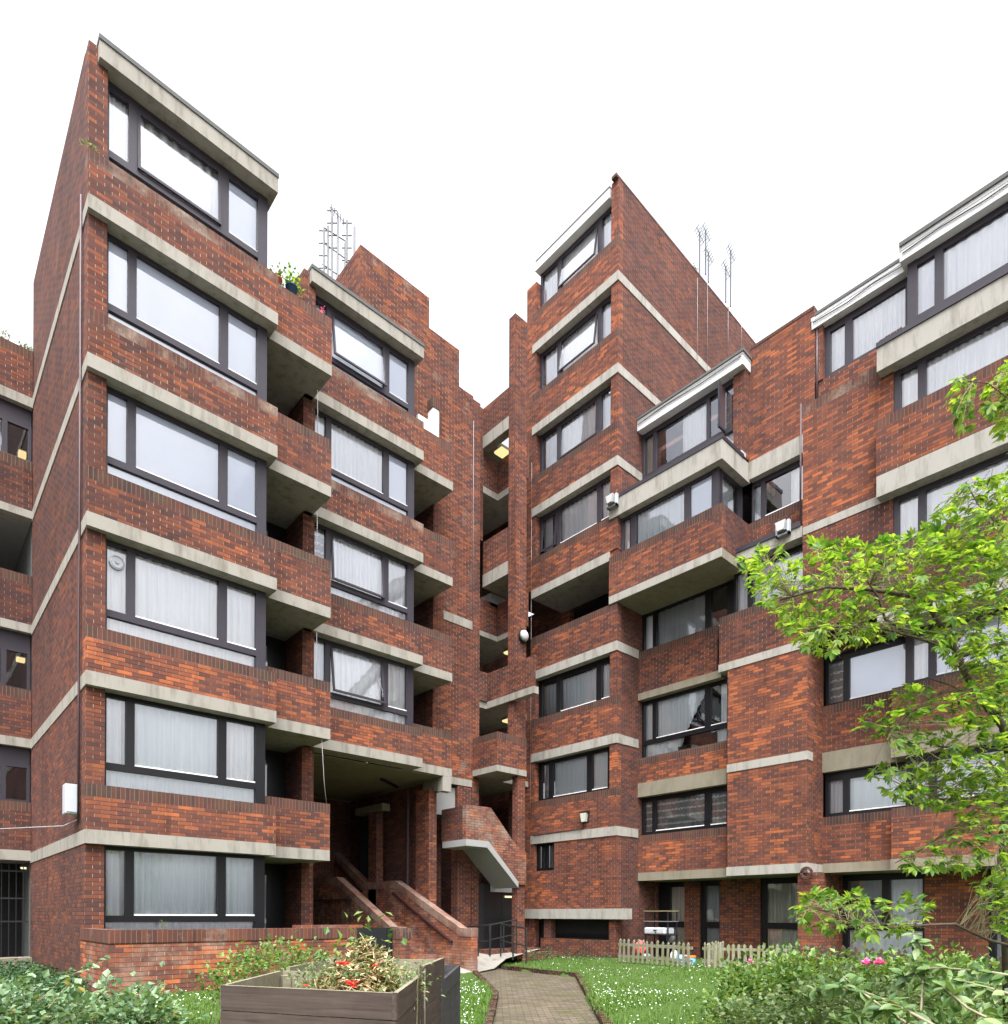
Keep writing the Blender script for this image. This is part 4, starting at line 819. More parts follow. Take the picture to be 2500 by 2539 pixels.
# second, taller bin behind it
z2 = -.365
f2, b2 = corner(1050, 2396, z2), corner(1102, 2375, z2)
wv = Vector((fl[0]-fr[0], fl[1]-fr[1]))
f2l = (f2[0]+wv.x, f2[1]+wv.y); b2l = (b2[0]+wv.x, b2[1]+wv.y)
bin2 = thing('compost_bin', 'taller brown timber compost bin with pale inside boards, middle of three', 'compost bin', (f2[0], f2[1], -1.45), 'timber compost bins')
board_panel(bin2, f2, b2, -1.5, z2, .152, .03, 'bin_s'); board_panel(bin2, b2, b2l, -1.5, z2-.02, .152, .03, 'bin_i'); board_panel(bin2, b2l, f2l, -1.5, z2-.04, .152, .03, 'bin_i')
x = MB(); k = inset(f2, b2l, .03); x.box(k[0]-.03, k[0]+.03, k[1]-.03, k[1]+.03, -1.5, z2-.02, 'bin_i'); x.build('corner_post', bin2)
x = MB(); k = inset(b2, f2l, .04); x.box(k[0]-.03, k[0]+.03, k[1]-.03, k[1]+.03, -1.5, z2-.05, 'bin_i'); x.build('corner_post', bin2)
x = MB(); k = inset(b2l, f2, .04); x.box(k[0]-.03, k[0]+.03, k[1]-.03, k[1]+.03, -1.5, z2-.02, 'bin_i'); x.build('corner_post', bin2)
# third, charcoal bin
z3 = -.55
f3, b3 = corner(1095.5, 2433.8, z3), corner(1141.5, 2393.4, z3)
f3 = (f3[0], f3[1]); w3 = Vector((wv.x, wv.y)).normalized()*1.1
bin3 = thing('compost_bin', 'low charcoal timber bin beside the path, furthest right of three', 'compost bin', (f3[0], f3[1], -1.45), 'timber compost bins')
b3l = (b3[0]+w3.x*.25, b3[1]+w3.y*.25); f3l = (f3[0]+w3.x*.25, f3[1]+w3.y*.25)
board_panel(bin3, f3, b3, -1.5, z3, .16, .03, 'bin_d'); board_panel(bin3, b3, b3l, -1.5, z3, .16, .03, 'bin_d'); board_panel(bin3, b3l, f3l, -1.5, z3, .16, .03, 'bin_d'); board_panel(bin3, f3l, f3, -1.5, z3, .16, .03, 'bin_d')

# ------------------------------------------------------------------ picket fences
def picket_fence(label, p0, p1, zb, zt, n, m, jit=.01, group='picket fences'):
    p0 = Vector(p0); p1 = Vector(p1); d = (p1-p0); L_ = d.length; d.normalize(); nr = Vector((-d.y, d.x))
    t = thing('picket_fence', label, 'fence', (p0.x, p0.y, zb), group)
    if nr.dot(Vector((-p0.x, -p0.y))) < 0: nr = -nr      # towards the camera
    for z in (zb+.16, zt-.16):
        x = MB(); a = p0-nr*.012; b = p1-nr*.012; c = b-nr*.03; e = a-nr*.03
        V = [(q.x, q.y, zz) for zz in (z-.035, z+.035) for q in (a, b, c, e)]
        x.mesh(V, [(0, 3, 2, 1), (4, 5, 6, 7), (0, 1, 5, 4), (1, 2, 6, 5), (2, 3, 7, 6), (3, 0, 4, 7)], m); x.build('rail', t)
    for i in range(n):
        k = (i+.5)/n; c = p0+d*(L_*k+random.uniform(-jit, jit)); h = zt+random.uniform(-.04, .02); wd = .034; tl = random.uniform(-.06, .06)
        prof = [(-wd, zb), (wd, zb), (wd, h-.10), (wd*.75, h-.085), (wd*1.25, h-.055), (0, h), (-wd*1.25, h-.055), (-wd*.75, h-.085), (-wd, h-.10)]
        V = []
        for off in (0.0, .02):
            for (s, z) in prof:
                q = c+d*(s+tl*(z-zb))+nr*off; V.append((q.x, q.y, z))
        m_ = len(prof); F = [tuple(range(m_)), tuple(range(2*m_-1, m_-1, -1))]+[(j, (j+1) % m_, (j+1) % m_+m_, j+m_) for j in range(m_)]
        x = MB(); x.mesh(V, F, m); x.build('picket', t)
    return t
zf0, zf1 = -1.24, -.62
A0 = px_on_z(1532, 2328, zf1); A1 = px_on_z(1716, 2336, zf1)
picket_fence('short mossy pale picket fence in front of the shelf rack', (A0.x, A0.y), (A1.x, A1.y), zf0, zf1+.01, 15, 'fence')
B0 = px_on_z(1746, 2336, zf1); B1 = px_on_z(1792, 2336, zf1); B2 = px_on_z(1970, 2341, zf1)
picket_fence('greyish end return of the pale picket fence, pickets close together', (B0.x+1.0, B0.y+.05), (B0.x, B0.y), zf0, zf1, 9, 'fence')
picket_fence('longer mossy pale picket fence in front of the tall dark windows', (B0.x+.02, B0.y-.05), (B2.x, B2.y), zf0, zf1, 14, 'fence')
C0 = px_on_z(1975, 2342, zf1); C1 = px_on_z(2262, 2354, zf1); C2 = px_on_z(2520, 2366, zf1)
picket_fence('dark brown stained picket fence behind the pink flowers', (C0.x, C0.y), (C1.x, C1.y), zf0, zf1+.02, 15, 'fence_d')
picket_fence('dark brown picket fence at the right edge behind the bramble', (C1.x, C1.y-.1), (C2.x, C2.y), zf0, zf1-.03, 10, 'fence_d')

# ------------------------------------------------------------------ clutter behind the fence
def GP(px, py, d): return at(px, py, d)
sh = thing('shelf_rack', 'rusty open metal shelf rack with wooden top behind the pale fence', 'shelf', tuple(GP(1627, 2390, 18.6)))
o0 = GP(1600, 2258, 18.7); o1 = GP(1657, 2260, 18.1)
def flat2(v): return Vector((v.x, v.y, 0))
e1 = (flat2(o1)-flat2(o0)); e1n = e1.normalized(); e2 = Vector((-e1n.y, e1n.x, 0))
if e2.dot(flat2(FW)) < 0: e2 = -e2
base = flat2(o0); zt_ = o0.z
def rbox(mb, s0, s1, t0, t1, z0, z1, m):
    P = [base+e1n*s+e2*t for s, t in ((s0, t0), (s1, t0), (s1, t1), (s0, t1))]
    V = [(p.x, p.y, z) for z in (z0, z1) for p in P]
    mb.mesh(V, [(0, 3, 2, 1), (4, 5, 6, 7), (0, 1, 5, 4), (1, 2, 6, 5), (2, 3, 7, 6), (3, 0, 4, 7)], m)
wl = e1.length; wl = .78
for s in (0, wl-.03):
    for t_ in (0, .4): x = MB(); rbox(x, s, s+.03, t_, t_+.03, -1.3, zt_-.02, 'black'); x.build('post', sh)
for z, m, th in ((zt_, 'twig', .03), (zt_-.29, 'grey_metal', .02), (zt_-.66, 'black', .03), (zt_-.95, 'grey_metal', .02)):
    x = MB(); rbox(x, -.03, wl+.03, -.02, .45, z-th, z, m); x.build('shelf_board', sh)
ap = thing('white_machine', 'white plastic machine resting on the metal shelf rack', 'appliance', (base.x+e1n.x*.35, base.y+e1n.y*.35, zt_-.64))
x = MB(); rbox(x, .02, .72, -.08, .38, zt_-.655, zt_-.47, 'white_metal'); x.build('machine_body', ap, bevel=.04)
x = MB(); rbox(x, .36, .46, -.095, -.08, zt_-.56, zt_-.53, 'black'); rbox(x, .42, .45, -.095, -.08, zt_-.62, zt_-.59, 'black'); x.build('control_panel', ap)
def blob(name, label, cat, c, r, m, seed=1, squash=(1, 1, 1), group=None):
    rnd = random.Random(seed); x = MB(); n, k = 12, 8; V = []; F = []
    for i in range(k+1):
        ph = math.pi*i/k
        for j in range(n):
            th = 2*math.pi*j/n; rr = r*(1+rnd.uniform(-.18, .18))
            V.append((c[0]+rr*math.sin(ph)*math.cos(th)*squash[0], c[1]+rr*math.sin(ph)*math.sin(th)*squash[1], c[2]+rr*math.cos(ph)*squash[2]))
    for i in range(k):
        for j in range(n): F.append((i*n+j, (i+1)*n+j, (i+1)*n+(j+1) % n, i*n+(j+1) % n))
    x.mesh(V, F, m); o = x.build(name, None, False, origin=(c[0], c[1], c[2]-r*squash[2])); sub = o.modifiers.new('soft', 'SUBSURF'); sub.levels = 1; sub.render_levels = 1
    return tag(o, label, cat, group)
blob('plastic_bag', 'orange bag on the shelf rack behind the white machine', 'bag', GP(1663, 2307, 18.6), .08, 'orange', 3, (1.2, 1, .8))
blob('plastic_bag', 'crumpled dark grey bag right of the shelf rack', 'bag', GP(1663, 2325, 18.7), .15, 'greybag', 4, (.8, .8, 1.1))
blob('fabric_cover', 'coral red cloth bundle behind the pale picket fence', 'cloth', GP(1588, 2350, 18.6), .20, 'coral', 5, (1, .8, 1.0))
blob('plastic_bag', 'dark bag low behind the pale pickets', 'bag', GP(1604, 2372, 18.4), .14, 'greybag', 8, (1.3, .8, .7))
blob('sack', 'white plastic sack behind the pale fence near the blue tub', 'sack', GP(1672, 2372, 17.9), .15, 'whitebag', 6, (.8, .8, 1.2))
tb = GP(1712, 2382, 17.2)
t = thing('plastic_tub', 'pale blue plastic tub with orange lid at the fence gap', 'tub', (tb.x, tb.y, -1.28))
x = MB(); x.lathe((tb.x, tb.y, -1.28), [(.12, 0), (.14, .22)], 'blue', 18); x.build('tub_body', t, True)
x = MB(); x.lathe((tb.x, tb.y, -1.06), [(.152, 0), (.152, .035), (.13, .045)], 'orange', 18); x.build('lid', t)
tb = GP(1690, 2382, 17.6)
t = thing('plastic_tub', 'pale blue open tub behind the last pickets', 'tub', (tb.x, tb.y, -1.28))
x = MB(); x.lathe((tb.x, tb.y, -1.28), [(.13, 0), (.15, .26), (.14, .26)], 'blue', 18); x.build('tub_body', t, True)

# ------------------------------------------------------------------ roof aerials
def aerial(label, px, py_top, py_bot, d, kind, group='roof aerials'):
    p = at(px, py_bot, d); q = at(px, py_top, d); q = Vector((p.x, p.y, q.z))
    t = thing('tv_aerial', label, 'aerial', tuple(p), group)
    x = MB(); x.tube([p, q], .034, 'mast', 6); x.build('mast', t)
    rd = Vector((RT.x, RT.y, 0)).normalized(); fd = Vector((FW.x, FW.y, 0)).normalized()
    if kind == 'yagi':
        x = MB(); c = q-Vector((0, 0, .08)); ax = (rd*.6+fd*.8); x.tube([c-ax*.35, c+ax*.45], .012, 'grey_metal', 5)
        for i in range(6):
            k = c+ax*(-.3+i*.14); x.tube([k-rd.cross(Vector((0, 0, 1)))*.15-rd*.05, k+rd.cross(Vector((0, 0, 1)))*.15+rd*.05], .013, 'grey_metal', 4)
        x.build('antenna_array', t)
    elif kind == 'folded':
        x = MB()
        for i in range(4):
            k = q-Vector((0, 0, .1+i*.45)); x.tube([k-rd*.18, k+rd*.18], .018, 'mast', 5)
        x.build('antenna_array', t)
    return t
base_y = 690
for i, (px, yt, yb, k) in enumerate(((803, 565, 672, 'folded'), (813, 560, 680, 'none'), (823, 515, 685, 'folded'), (837, 528, 695, 'yagi'), (856, 603, 705, 'none'), (860, 546, 640, 'folded'), (879, 562, 625, 'none'))):
    aerial(['thin bent', 'plain slender', 'tallest branched', 'forked', 'short stout', 'second tallest', 'faint rightmost'][i]+' aerial mast on the roof of the second stack', px, yt, yb+10, 24.0, k)
x = MB()
for (a, b) in (((803, 564), (856, 597)), ((803, 602), (855, 640)), ((800, 655), (850, 690)), ((856, 597), (856, 705))): x.tube([at(*a, 24), at(*b, 24)], .022, 'mast', 5)
tag(x.build('aerial_frame', None, origin=at(803, 655, 24)), 'metal rails bracing the group of masts on the second stack roof', 'frame')
for i, (px, yt, yb) in enumerate(((1735, 575, 690), (1750, 570, 680), (1757, 625, 700), (1812, 620, 760), (1800, 660, 750))):
    aerial(['left', 'higher', 'middle', 'right', 'small lower'][i]+' aerial above the sloping skyline of the right tower', px, yt, yb, 26.5, 'yagi', 'aerials above the right tower')
for i, (px, yt, yb) in enumerate(((1730, 690, 940), (1755, 700, 920), (1806, 770, 890), (1839, 790, 870))):
    p = px_on_b(px, yt, 11.98); z = px_on_b(px, yb, 11.98).z
    soltube('cable', [tuple(p), (p.x, p.y, z)], .006, 'cable', ['leftmost', 'second', 'third', 'rightmost pale'][i]+' aerial cable hanging down the blank purple flank', 'cable', 'cables on the blank flank')

# ------------------------------------------------------------------ pots and small things on ledges
def potted(label, p, r, m, leafm, n, seed):
    t = thing('potted_plant', label, 'plant pot', tuple(p), 'potted plants on the terrace')
    x = MB(); x.lathe(p, [(r*.7, 0), (r, r*1.5), (r*1.08, r*1.5), (r*1.08, r*1.75), (r*.9, r*1.75)], m, 16); x.build('pot', t, True)
    x = MB(); rnd = random.Random(seed)
    for i in range(n):
        c = Vector(p)+Vector((rnd.gauss(0, r*.8), rnd.gauss(0, r*.8), r*1.8+abs(rnd.gauss(0, r*1.0))))
        leaf(x, c, rndir(rnd, .6), r*.55, r*.3, leafm, rnd)
    x.build('foliage', t)
def rndir(rnd, up=.5): return Vector((rnd.uniform(-1, 1), rnd.uniform(-1, 1), rnd.uniform(-.4, 1)*up+.05)).normalized()
def leaf(mb, base, d, ln, wd, m, rnd, fold=.25, nrm=None):
    """one leaf blade: two folded halves"""
    d = Vector(d).normalized(); ref = nrm or Vector((rnd.uniform(-.6, .6), rnd.uniform(-.6, .6), 1))
    s = d.cross(ref)
    if s.length < 1e-3: s = d.cross(Vector((1, 0, 0)))
    s.normalize(); n = s.cross(d).normalized(); b = Vector(base)
    tip = b+d*ln-n*ln*.12; mid = b+d*ln*.5-n*wd*fold*.3
    l = b+d*ln*.45+s*wd+n*wd*fold; r = b+d*ln*.45-s*wd+n*wd*fold
    mb.mesh([b, mid, tip, l, r], [(0, 1, 3), (1, 2, 3), (0, 4, 1), (1, 4, 2)], m)
def leaf6(mb, base, d, ln, wd, m, rnd, nrm, curl=.18):
    d = Vector(d).normalized(); s = d.cross(nrm)
    if s.length < 1e-3: s = d.cross(Vector((1, 0, 0)))
    s.normalize(); n = s.cross(d).normalized(); b = Vector(base); V = [b]; 
    prof = [(.22, .62), (.5, 1.0), (.78, .62)]
    for t, w in prof:
        dr = -n*ln*curl*t*t
        V += [b+d*ln*t+dr, b+d*ln*t+s*wd*w+n*wd*.22+dr, b+d*ln*t-s*wd*w+n*wd*.22+dr]
    V.append(b+d*ln-n*ln*curl)
    F = [(0, 1, 2), (0, 3, 1), (1, 4, 5, 2), (1, 3, 6, 4), (4, 7, 8, 5), (4, 6, 9, 7), (7, 10, 8), (7, 9, 10)]
    mb.mesh(V, F, m)
potted('terracotta pot with green plant on the front stack terrace parapet', (5.98, 13.66, 13.33), .10, 'terracotta', 'hedge', 60, 1)
potted('blue glazed pot with yellowing plant on the terrace parapet', (6.30, 13.66, 13.33), .12, 'bluepot', 'treeleaf', 90, 2)
potted('tiny pot with spiky leaves near the terrace parapet end', (6.50, 13.66, 13.33), .05, 'terracotta', 'mint', 26, 3)
potted('small pot with pink bloom at the terrace parapet corner', (6.98, 13.66, 13.30), .05, 'terracotta', 'petal_pink', 40, 4)
for i in range(4):
    x = MB(); x.box(16.10, 16.22, 4.78+i*.115, 4.885+i*.115, 12.732, 12.80+random.uniform(0, .03), 'brick', None)
    tag(x.build('loose_brick', None, origin=(16.16, 4.83+i*.115, 12.732), bevel=.008), 'red brick lying in the row on the dark coping at upper right', 'brick', 'loose bricks in a row on the coping')
t = thing('vent_fan', 'round grey ventilator in the left pane of second floor window', 'ventilator', (2.93, 13.41, 6.43))
x = MB(); x.lathe((2.945, 13.44, 6.28), [(.125, 0), (.125, -.02), (.09, -.03)], 'grey_metal', 24, 'b'); x.build('vent_ring', t)
x = MB(); x.lathe((2.945, 13.405, 6.28), [(.03, 0), (.025, -.012)], 'white_metal', 12, 'b'); x.build('vent_hub', t)
# ------------------------------------------------------------------ ground
K1 = at(1243, 2391, 18.6); K2 = at(1427, 2411, 16.2); K3 = at(1502, 2539, 8.4)
L1 = at(1222, 2459, 12.2); L2 = at(1196, 2539, 8.4)
PZ = -1.5
def v2(p): return (p[0], p[1])
def ext(p, q, k): return (q[0]+(q[0]-p[0])*k, q[1]+(q[1]-p[1])*k)
KR = [v2(K1), v2(K2), v2(K3), ext(K2, K3, 1.6)]
KL = [(11.0, 13.1), v2(L1), v2(L2), ext(L1, L2, 3.0)]
PATH = KR + KL[::-1] + [(12.6, 14.4), (13.6, 15.0)]
def inside(x, y, poly):
    c = False; j = len(poly)-1
    for i in range(len(poly)):
        xi, yi = poly[i]; xj, yj = poly[j]
        if (yi > y) != (yj > y) and x < (xj-xi)*(y-yi)/(yj-yi)+xi: c = not c
        j = i
    return c
def segd(x, y, a, b):
    dx, dy = b[0]-a[0], b[1]-a[1]; t = max(0, min(1, ((x-a[0])*dx+(y-a[1])*dy)/(dx*dx+dy*dy)))
    return math.hypot(x-a[0]-t*dx, y-a[1]-t*dy)
def pathd(x, y): return min(segd(x, y, PATH[i], PATH[(i+1) % len(PATH)]) for i in range(len(PATH)))
RAMP = [(9.9, 12.5), (13.0, 15.75), (15.2, 15.75), (15.35, 14.9), (13.2, 14.2), (12.2, 13.6)]
def ground_z(x, y):
    if x < -12 or y < -12 or x > 40 or y > 40: return -1.5
    if inside(x, y, PATH) or inside(x, y, RAMP): return -1.66
    d = pathd(x, y); t = min(1, d/3.2); t = t*t*(3-2*t)
    return -1.42+.185*t+.012*math.sin(x*2.1)*math.sin(y*1.7)
m, nt = new_mat('lawn soil'); vec = coords(nt)
n1 = noise(nt, vec, 1.3, 5, .6); n2 = noise(nt, vec, 22, 4, .7)
col = mixc(nt, n1, (.042, .085, .016), (.072, .118, .025)); col = mixc(nt, mth(nt, 'MULTIPLY', n2, .6), col, (.035, .055, .016))
vl = nt.nodes.new('ShaderNodeVectorMath'); vl.operation = 'DISTANCE'; vl.inputs[1].default_value = (9, 9, 0); L(nt, vec, vl.inputs[0])
col = mixc(nt, ramp(nt, mth(nt, 'DIVIDE', vl.outputs['Value'], 40), [(.26, (0, 0, 0)), (.32, (1, 1, 1))]), col, (.15, .14, .13))
finish(nt, col, .95, n2, .8, .03, spec=.1); M['lawn'] = m
m, nt = new_mat('mossy brick paving'); vec = coords(nt)
mp = nt.nodes.new('ShaderNodeMapping'); mp.inputs['Rotation'].default_value = (0, 0, R(42)); L(nt, vec, mp.inputs[0])
br = nt.nodes.new('ShaderNodeTexBrick'); br.inputs['Scale'].default_value = 1; br.inputs['Brick Width'].default_value = .215; br.inputs['Row Height'].default_value = .105
br.inputs['Mortar Size'].default_value = .011; br.inputs['Mortar Smooth'].default_value = .5
br.inputs['Color1'].default_value = (.066, .050, .038, 1); br.inputs['Color2'].default_value = (.15, .118, .092, 1); br.inputs['Mortar'].default_value = (.03, .036, .012, 1)
L(nt, mp.outputs[0], br.inputs['Vector'])
ms = ramp(nt, noise(nt, vec, 1.5, 6, .7), [(.46, (0, 0, 0)), (.70, (1, 1, 1))]); ms2 = noise(nt, vec, 30, 4, .7)
col = mixc(nt, mth(nt, 'MULTIPLY', ms, mth(nt, 'ADD', ms2, .15)), br.outputs[0], (.068, .075, .022))
col = mixc(nt, mth(nt, 'MULTIPLY', ms2, .35), col, (.08, .065, .045))
finish(nt, col, .9, mth(nt, 'SUBTRACT', mth(nt, 'MULTIPLY', ms2, .4), br.outputs[1]), .6, .012, spec=.15); M['paving'] = m
# one sheet to the horizon, finer near the path
g = MB()
xs = [-400, -120, -40, -12] + [-6+i*.4 for i in range(15)] + [0+i*.16 for i in range(115)] + [18.4, 19, 20, 24, 40, 120, 400]
ys = xs[:]
V = [(x, y, ground_z(x, y)) for y in ys for x in xs]; nx = len(xs)
F = [(j*nx+i, j*nx+i+1, (j+1)*nx+i+1, (j+1)*nx+i) for j in range(len(ys)-1) for i in range(nx-1)]
g.mesh(V, F, 'lawn'); tag(g.build('lawn', None, True), 'daisy lawn ground of the courtyard', 'ground', kind='structure')
p = MB(); p.mesh([(x, y, PZ) for x, y in PATH], [tuple(range(len(PATH)))], 'paving'); tag(p.build('path'), 'mossy brick paved path', 'path', kind='structure')
p = MB(); rz = [-1.48, -1.12, -1.06, -1.06, -1.25, -1.45]
p.mesh([(x, y, z) for (x, y), z in zip(RAMP, rz)], [(0, 1, 5), (1, 2, 3, 4), (1, 4, 5)], 'conc'); tag(p.build('pavement'), 'pale concrete apron by the doors', 'pavement', kind='structure')
def kerb(pts, zt, label, wd=.11):
    rnd = random.Random(3); x = MB()
    for a, b in zip(pts[:-1], pts[1:]):
        a = Vector((a[0], a[1], 0)); b = Vector((b[0], b[1], 0)); d = b-a; ln = d.length; d.normalize(); n = Vector((-d.y, d.x, 0)); k = 0
        while k < ln:
            l = min(.075, ln-k); P = [a+d*k, a+d*(k+l-.008), a+d*(k+l-.008)+n*wd, a+d*k+n*wd]; z = zt+rnd.uniform(-.012, .012); j = n*rnd.uniform(-.008, .008)
            Vv = [(q.x+j.x, q.y+j.y, zz) for zz in (PZ-.1, z) for q in P]
            x.mesh(Vv, [(0, 3, 2, 1), (4, 5, 6, 7), (0, 1, 5, 4), (1, 2, 6, 5), (2, 3, 7, 6), (3, 0, 4, 7)], 'kerb'); k += .075
    return tag(x.build('kerb', None), label, 'kerb', kind='structure')
kerb(KR, -1.395, 'mossy brick edging right of the path'); kerb(KL, -1.40, 'mossy brick edging left of the path')
x = MB(); x.box(14.2, 15.9, 14.35, 14.57, -1.4, -1.12, 'brick_stair'); tag(x.build('kerb', None), 'low mossy brick edge of the lawn by the bin store', 'kerb', kind='structure')

# ------------------------------------------------------------------ grass and daisies
rnd = random.Random(11)
def lawn_pts(n, regions):
    out = []
    while len(out) < n:
        x0, x1, y0, y1 = rnd.choice(regions); x, y = rnd.uniform(x0, x1), rnd.uniform(y0, y1)
        w = Vector((x, y, -1.4)); dp = w.dot(FW)
        if dp < 4: continue
        px = CX+FPX*w.dot(RT)/dp; py = CY-FPX*w.dot(UP)/dp
        if px < -20 or px > 2100 or py > 2580: continue
        if inside(x, y, PATH) or inside(x, y, RAMP): continue
        if y > 11.15 and x < 11.3: continue
        if x > 15.4 and y > 11.9: continue
        if (dp-4)/14 < rnd.random()*.7-.25: pass
        out.append((x, y))
    return out
REG = [(5, 16.5, 3, 14.6), (5, 16.5, 3, 14.6), (2.4, 9, 6, 11.2), (5, 10, 6, 10.5)]
g = MB()
for x, y in lawn_pts(34000, REG):
    z = ground_z(x, y); near = pathd(x, y) < .25
    pt = .5+.5*math.sin(x*1.9+.7*math.sin(y*2.3))*math.sin(y*1.6+.9*math.sin(x*1.4))
    if rnd.random() > .45+.75*pt: continue
    for k in range(2):
        h = rnd.uniform(.02, .065)*(.7+.6*pt)*(1.5 if rnd.random() < .08 else 1)*(1.35 if near else 1); a = rnd.uniform(0, 6.3); w = .005; ln = Vector((math.cos(a)*h*.6, math.sin(a)*h*.6, 0)); s = Vector((-math.sin(a)*w, math.cos(a)*w, 0))
        b = Vector((x+rnd.uniform(-.03, .03), y+rnd.uniform(-.03, .03), z-.005))
        g.mesh([b-s, b+s, b+ln*.45+Vector((0, 0, h*.7))+s*.6, b+ln+Vector((0, 0, h)), b+ln*.45+Vector((0, 0, h*.7))-s*.6], [(0, 1, 2, 4), (4, 2, 3)], 'grassblade')
tag(g.build('grass'), 'short green grass of the courtyard lawns', 'grass', kind='stuff')
d_ = MB(); cnt = 0
for x, y in lawn_pts(9000, REG):
    dn = 0.5+0.5*math.sin(x*1.3+1)*math.sin(y*1.1)+.35*math.sin(x*3.1+y*2.3)
    pd = pathd(x, y)
    if pd < .12 or rnd.random() > .035+.22*max(0, dn)**1.6: continue
    z = ground_z(x, y)+rnd.uniform(.05, .085); r = rnd.uniform(.007, .012); t = Vector((rnd.uniform(-.3, .3)-.25, rnd.uniform(-.3, .3)-.25, 1)).normalized(); q = t.orthogonal().normalized(); w = t.cross(q)
    c = Vector((x, y, z)); cnt += 1
    d_.mesh([c+(q*math.cos(k*math.pi/4)+w*math.sin(k*math.pi/4))*r*(1 if k % 2 else .8) for k in range(8)], [tuple(range(8))], 'daisy')
tag(d_.build('daisies'), 'white daisies scattered over the lawn', 'daisies', kind='stuff')

# ------------------------------------------------------------------ shrubs and ground cover
def ptin(poly, rr):
    xs_ = [p[0] for p in poly]; ys_ = [p[1] for p in poly]
    while True:
        x, y = rr.uniform(min(xs_), max(xs_)), rr.uniform(min(ys_), max(ys_))
        if inside(x, y, poly): return x, y
def bush(name, label, cat, blobs, n, ln, wd, m, seed, stem='twig', group=None, kind=None, shell=.55):
    """leafy mound: leaves spread through ellipsoids given as (centre, radii)"""
    rr = random.Random(seed); c0 = blobs[0][0]
    t = thing(name, label, cat, (c0[0], c0[1], -1.4), group); x = MB(); tot = sum(b[1][0]*b[1][2] for b in blobs); st_ = MB()
    for c, r in blobs:
        k = int(n*r[0]*r[2]/tot); c = Vector(c)
        nc = max(4, k//26); cl = []
        for i in range(nc):
            u = Vector((rr.gauss(0, 1), rr.gauss(0, 1), rr.gauss(.25, 1))).normalized(); s = rr.random()**.45*rr.uniform(.8, 1.22)
            cl.append((c+Vector((u.x*r[0], u.y*r[1], u.z*r[2]))*s, u))
        for i in range(k):
            b0, u = rr.choice(cl); sg = .05+ln*.9; p = b0+Vector((rr.gauss(0, sg), rr.gauss(0, sg), rr.gauss(0, sg*.75)))
            if p.z < -1.4: continue
            d = (u+Vector((rr.uniform(-1, 1), rr.uniform(-1, 1), rr.uniform(-.5, .8)))*.9).normalized(); sc = rr.uniform(.55, 1.25)
            leaf(x, p, d, ln*sc, wd*sc, m, rr)
        for i in range(max(3, int(r[0]*14))):
            u = Vector((rr.uniform(-1, 1), rr.uniform(-1, 1), rr.uniform(.2, 1))); q = c+Vector((u.x*r[0], u.y*r[1], u.z*r[2]))*.92
            b = Vector((c.x+rr.uniform(-.3, .3)*r[0], c.y+rr.uniform(-.3, .3)*r[1], -1.42)); md = b.lerp(q, .5)+Vector((rr.uniform(-.05, .05), rr.uniform(-.05, .05), .06)); st_.tube([b, md, q], .007, stem, 4, .003)
    x.build('foliage', t); st_.build('stem', t); 
    return t
def BL(px, py, d, rx, rz, ry=None): c = at(px, py, d); return ((c.x, c.y, c.z), (rx, ry or rx, rz))
# right: rounded shrubs
bush('shrub', 'rounded bright green shrub at the lawn edge, left of the hedge mass', 'shrub', [BL(1850, 2480, 8.6, .40, .42), BL(1925, 2455, 8.9, .44, .42), BL(1810, 2550, 7.8, .30, .32)], 4200, .078, .027, 'hedge', 21, group='shrubs on the right')
bush('shrub', 'leafy rose bush with pink flowers before the dark fence', 'shrub', [BL(2030, 2440, 9.2, .6, .46), BL(2170, 2440, 9.4, .6, .40), BL(2320, 2450, 9.2, .55, .40), BL(2440, 2470, 9.2, .55, .40)], 5200, .085, .030, 'hedge', 22, group='shrubs on the right')
bush('shrub', 'pale variegated low shrub filling the foreground right of the lawn', 'shrub', [BL(1860, 2540, 6.9, .40, .30), BL(1990, 2520, 6.9, .50, .34), BL(2150, 2510, 6.6, .50, .34), BL(2300, 2520, 6.4, .50, .28), BL(2440, 2520, 6.2, .5, .30)], 5200, .056, .026, 'mint', 23, group='shrubs on the right')
rr = random.Random(5)
def flower(label, p, r, m, n=16, group=None):
    x = MB(); p = Vector(p)
    for i in range(n):
        a = 6.283*i/n*2.4; e = .2+.8*(i/n); d = Vector((math.cos(a)*e, math.sin(a)*e, 1.1-e)); leaf(x, p+Vector((0, 0, rr.uniform(-.01, .01))), d, r*rr.uniform(.8, 1.2), r*.38, m, rr)
    return tag(x.build('flower', None, origin=(p.x, p.y, p.z)), label, 'flower', group)
flower('large pink bloom above the hedge, left one of the pair', at(2150, 2392, 8.6), .085, 'petal_pink', 26)
flower('large pink bloom above the hedge, right one of the pair', at(2182, 2391, 8.6), .085, 'petal_pink', 26)
flower('pale pink bud near the pale fence', at(1862, 2386, 8.8), .05, 'petal_pink', 14)
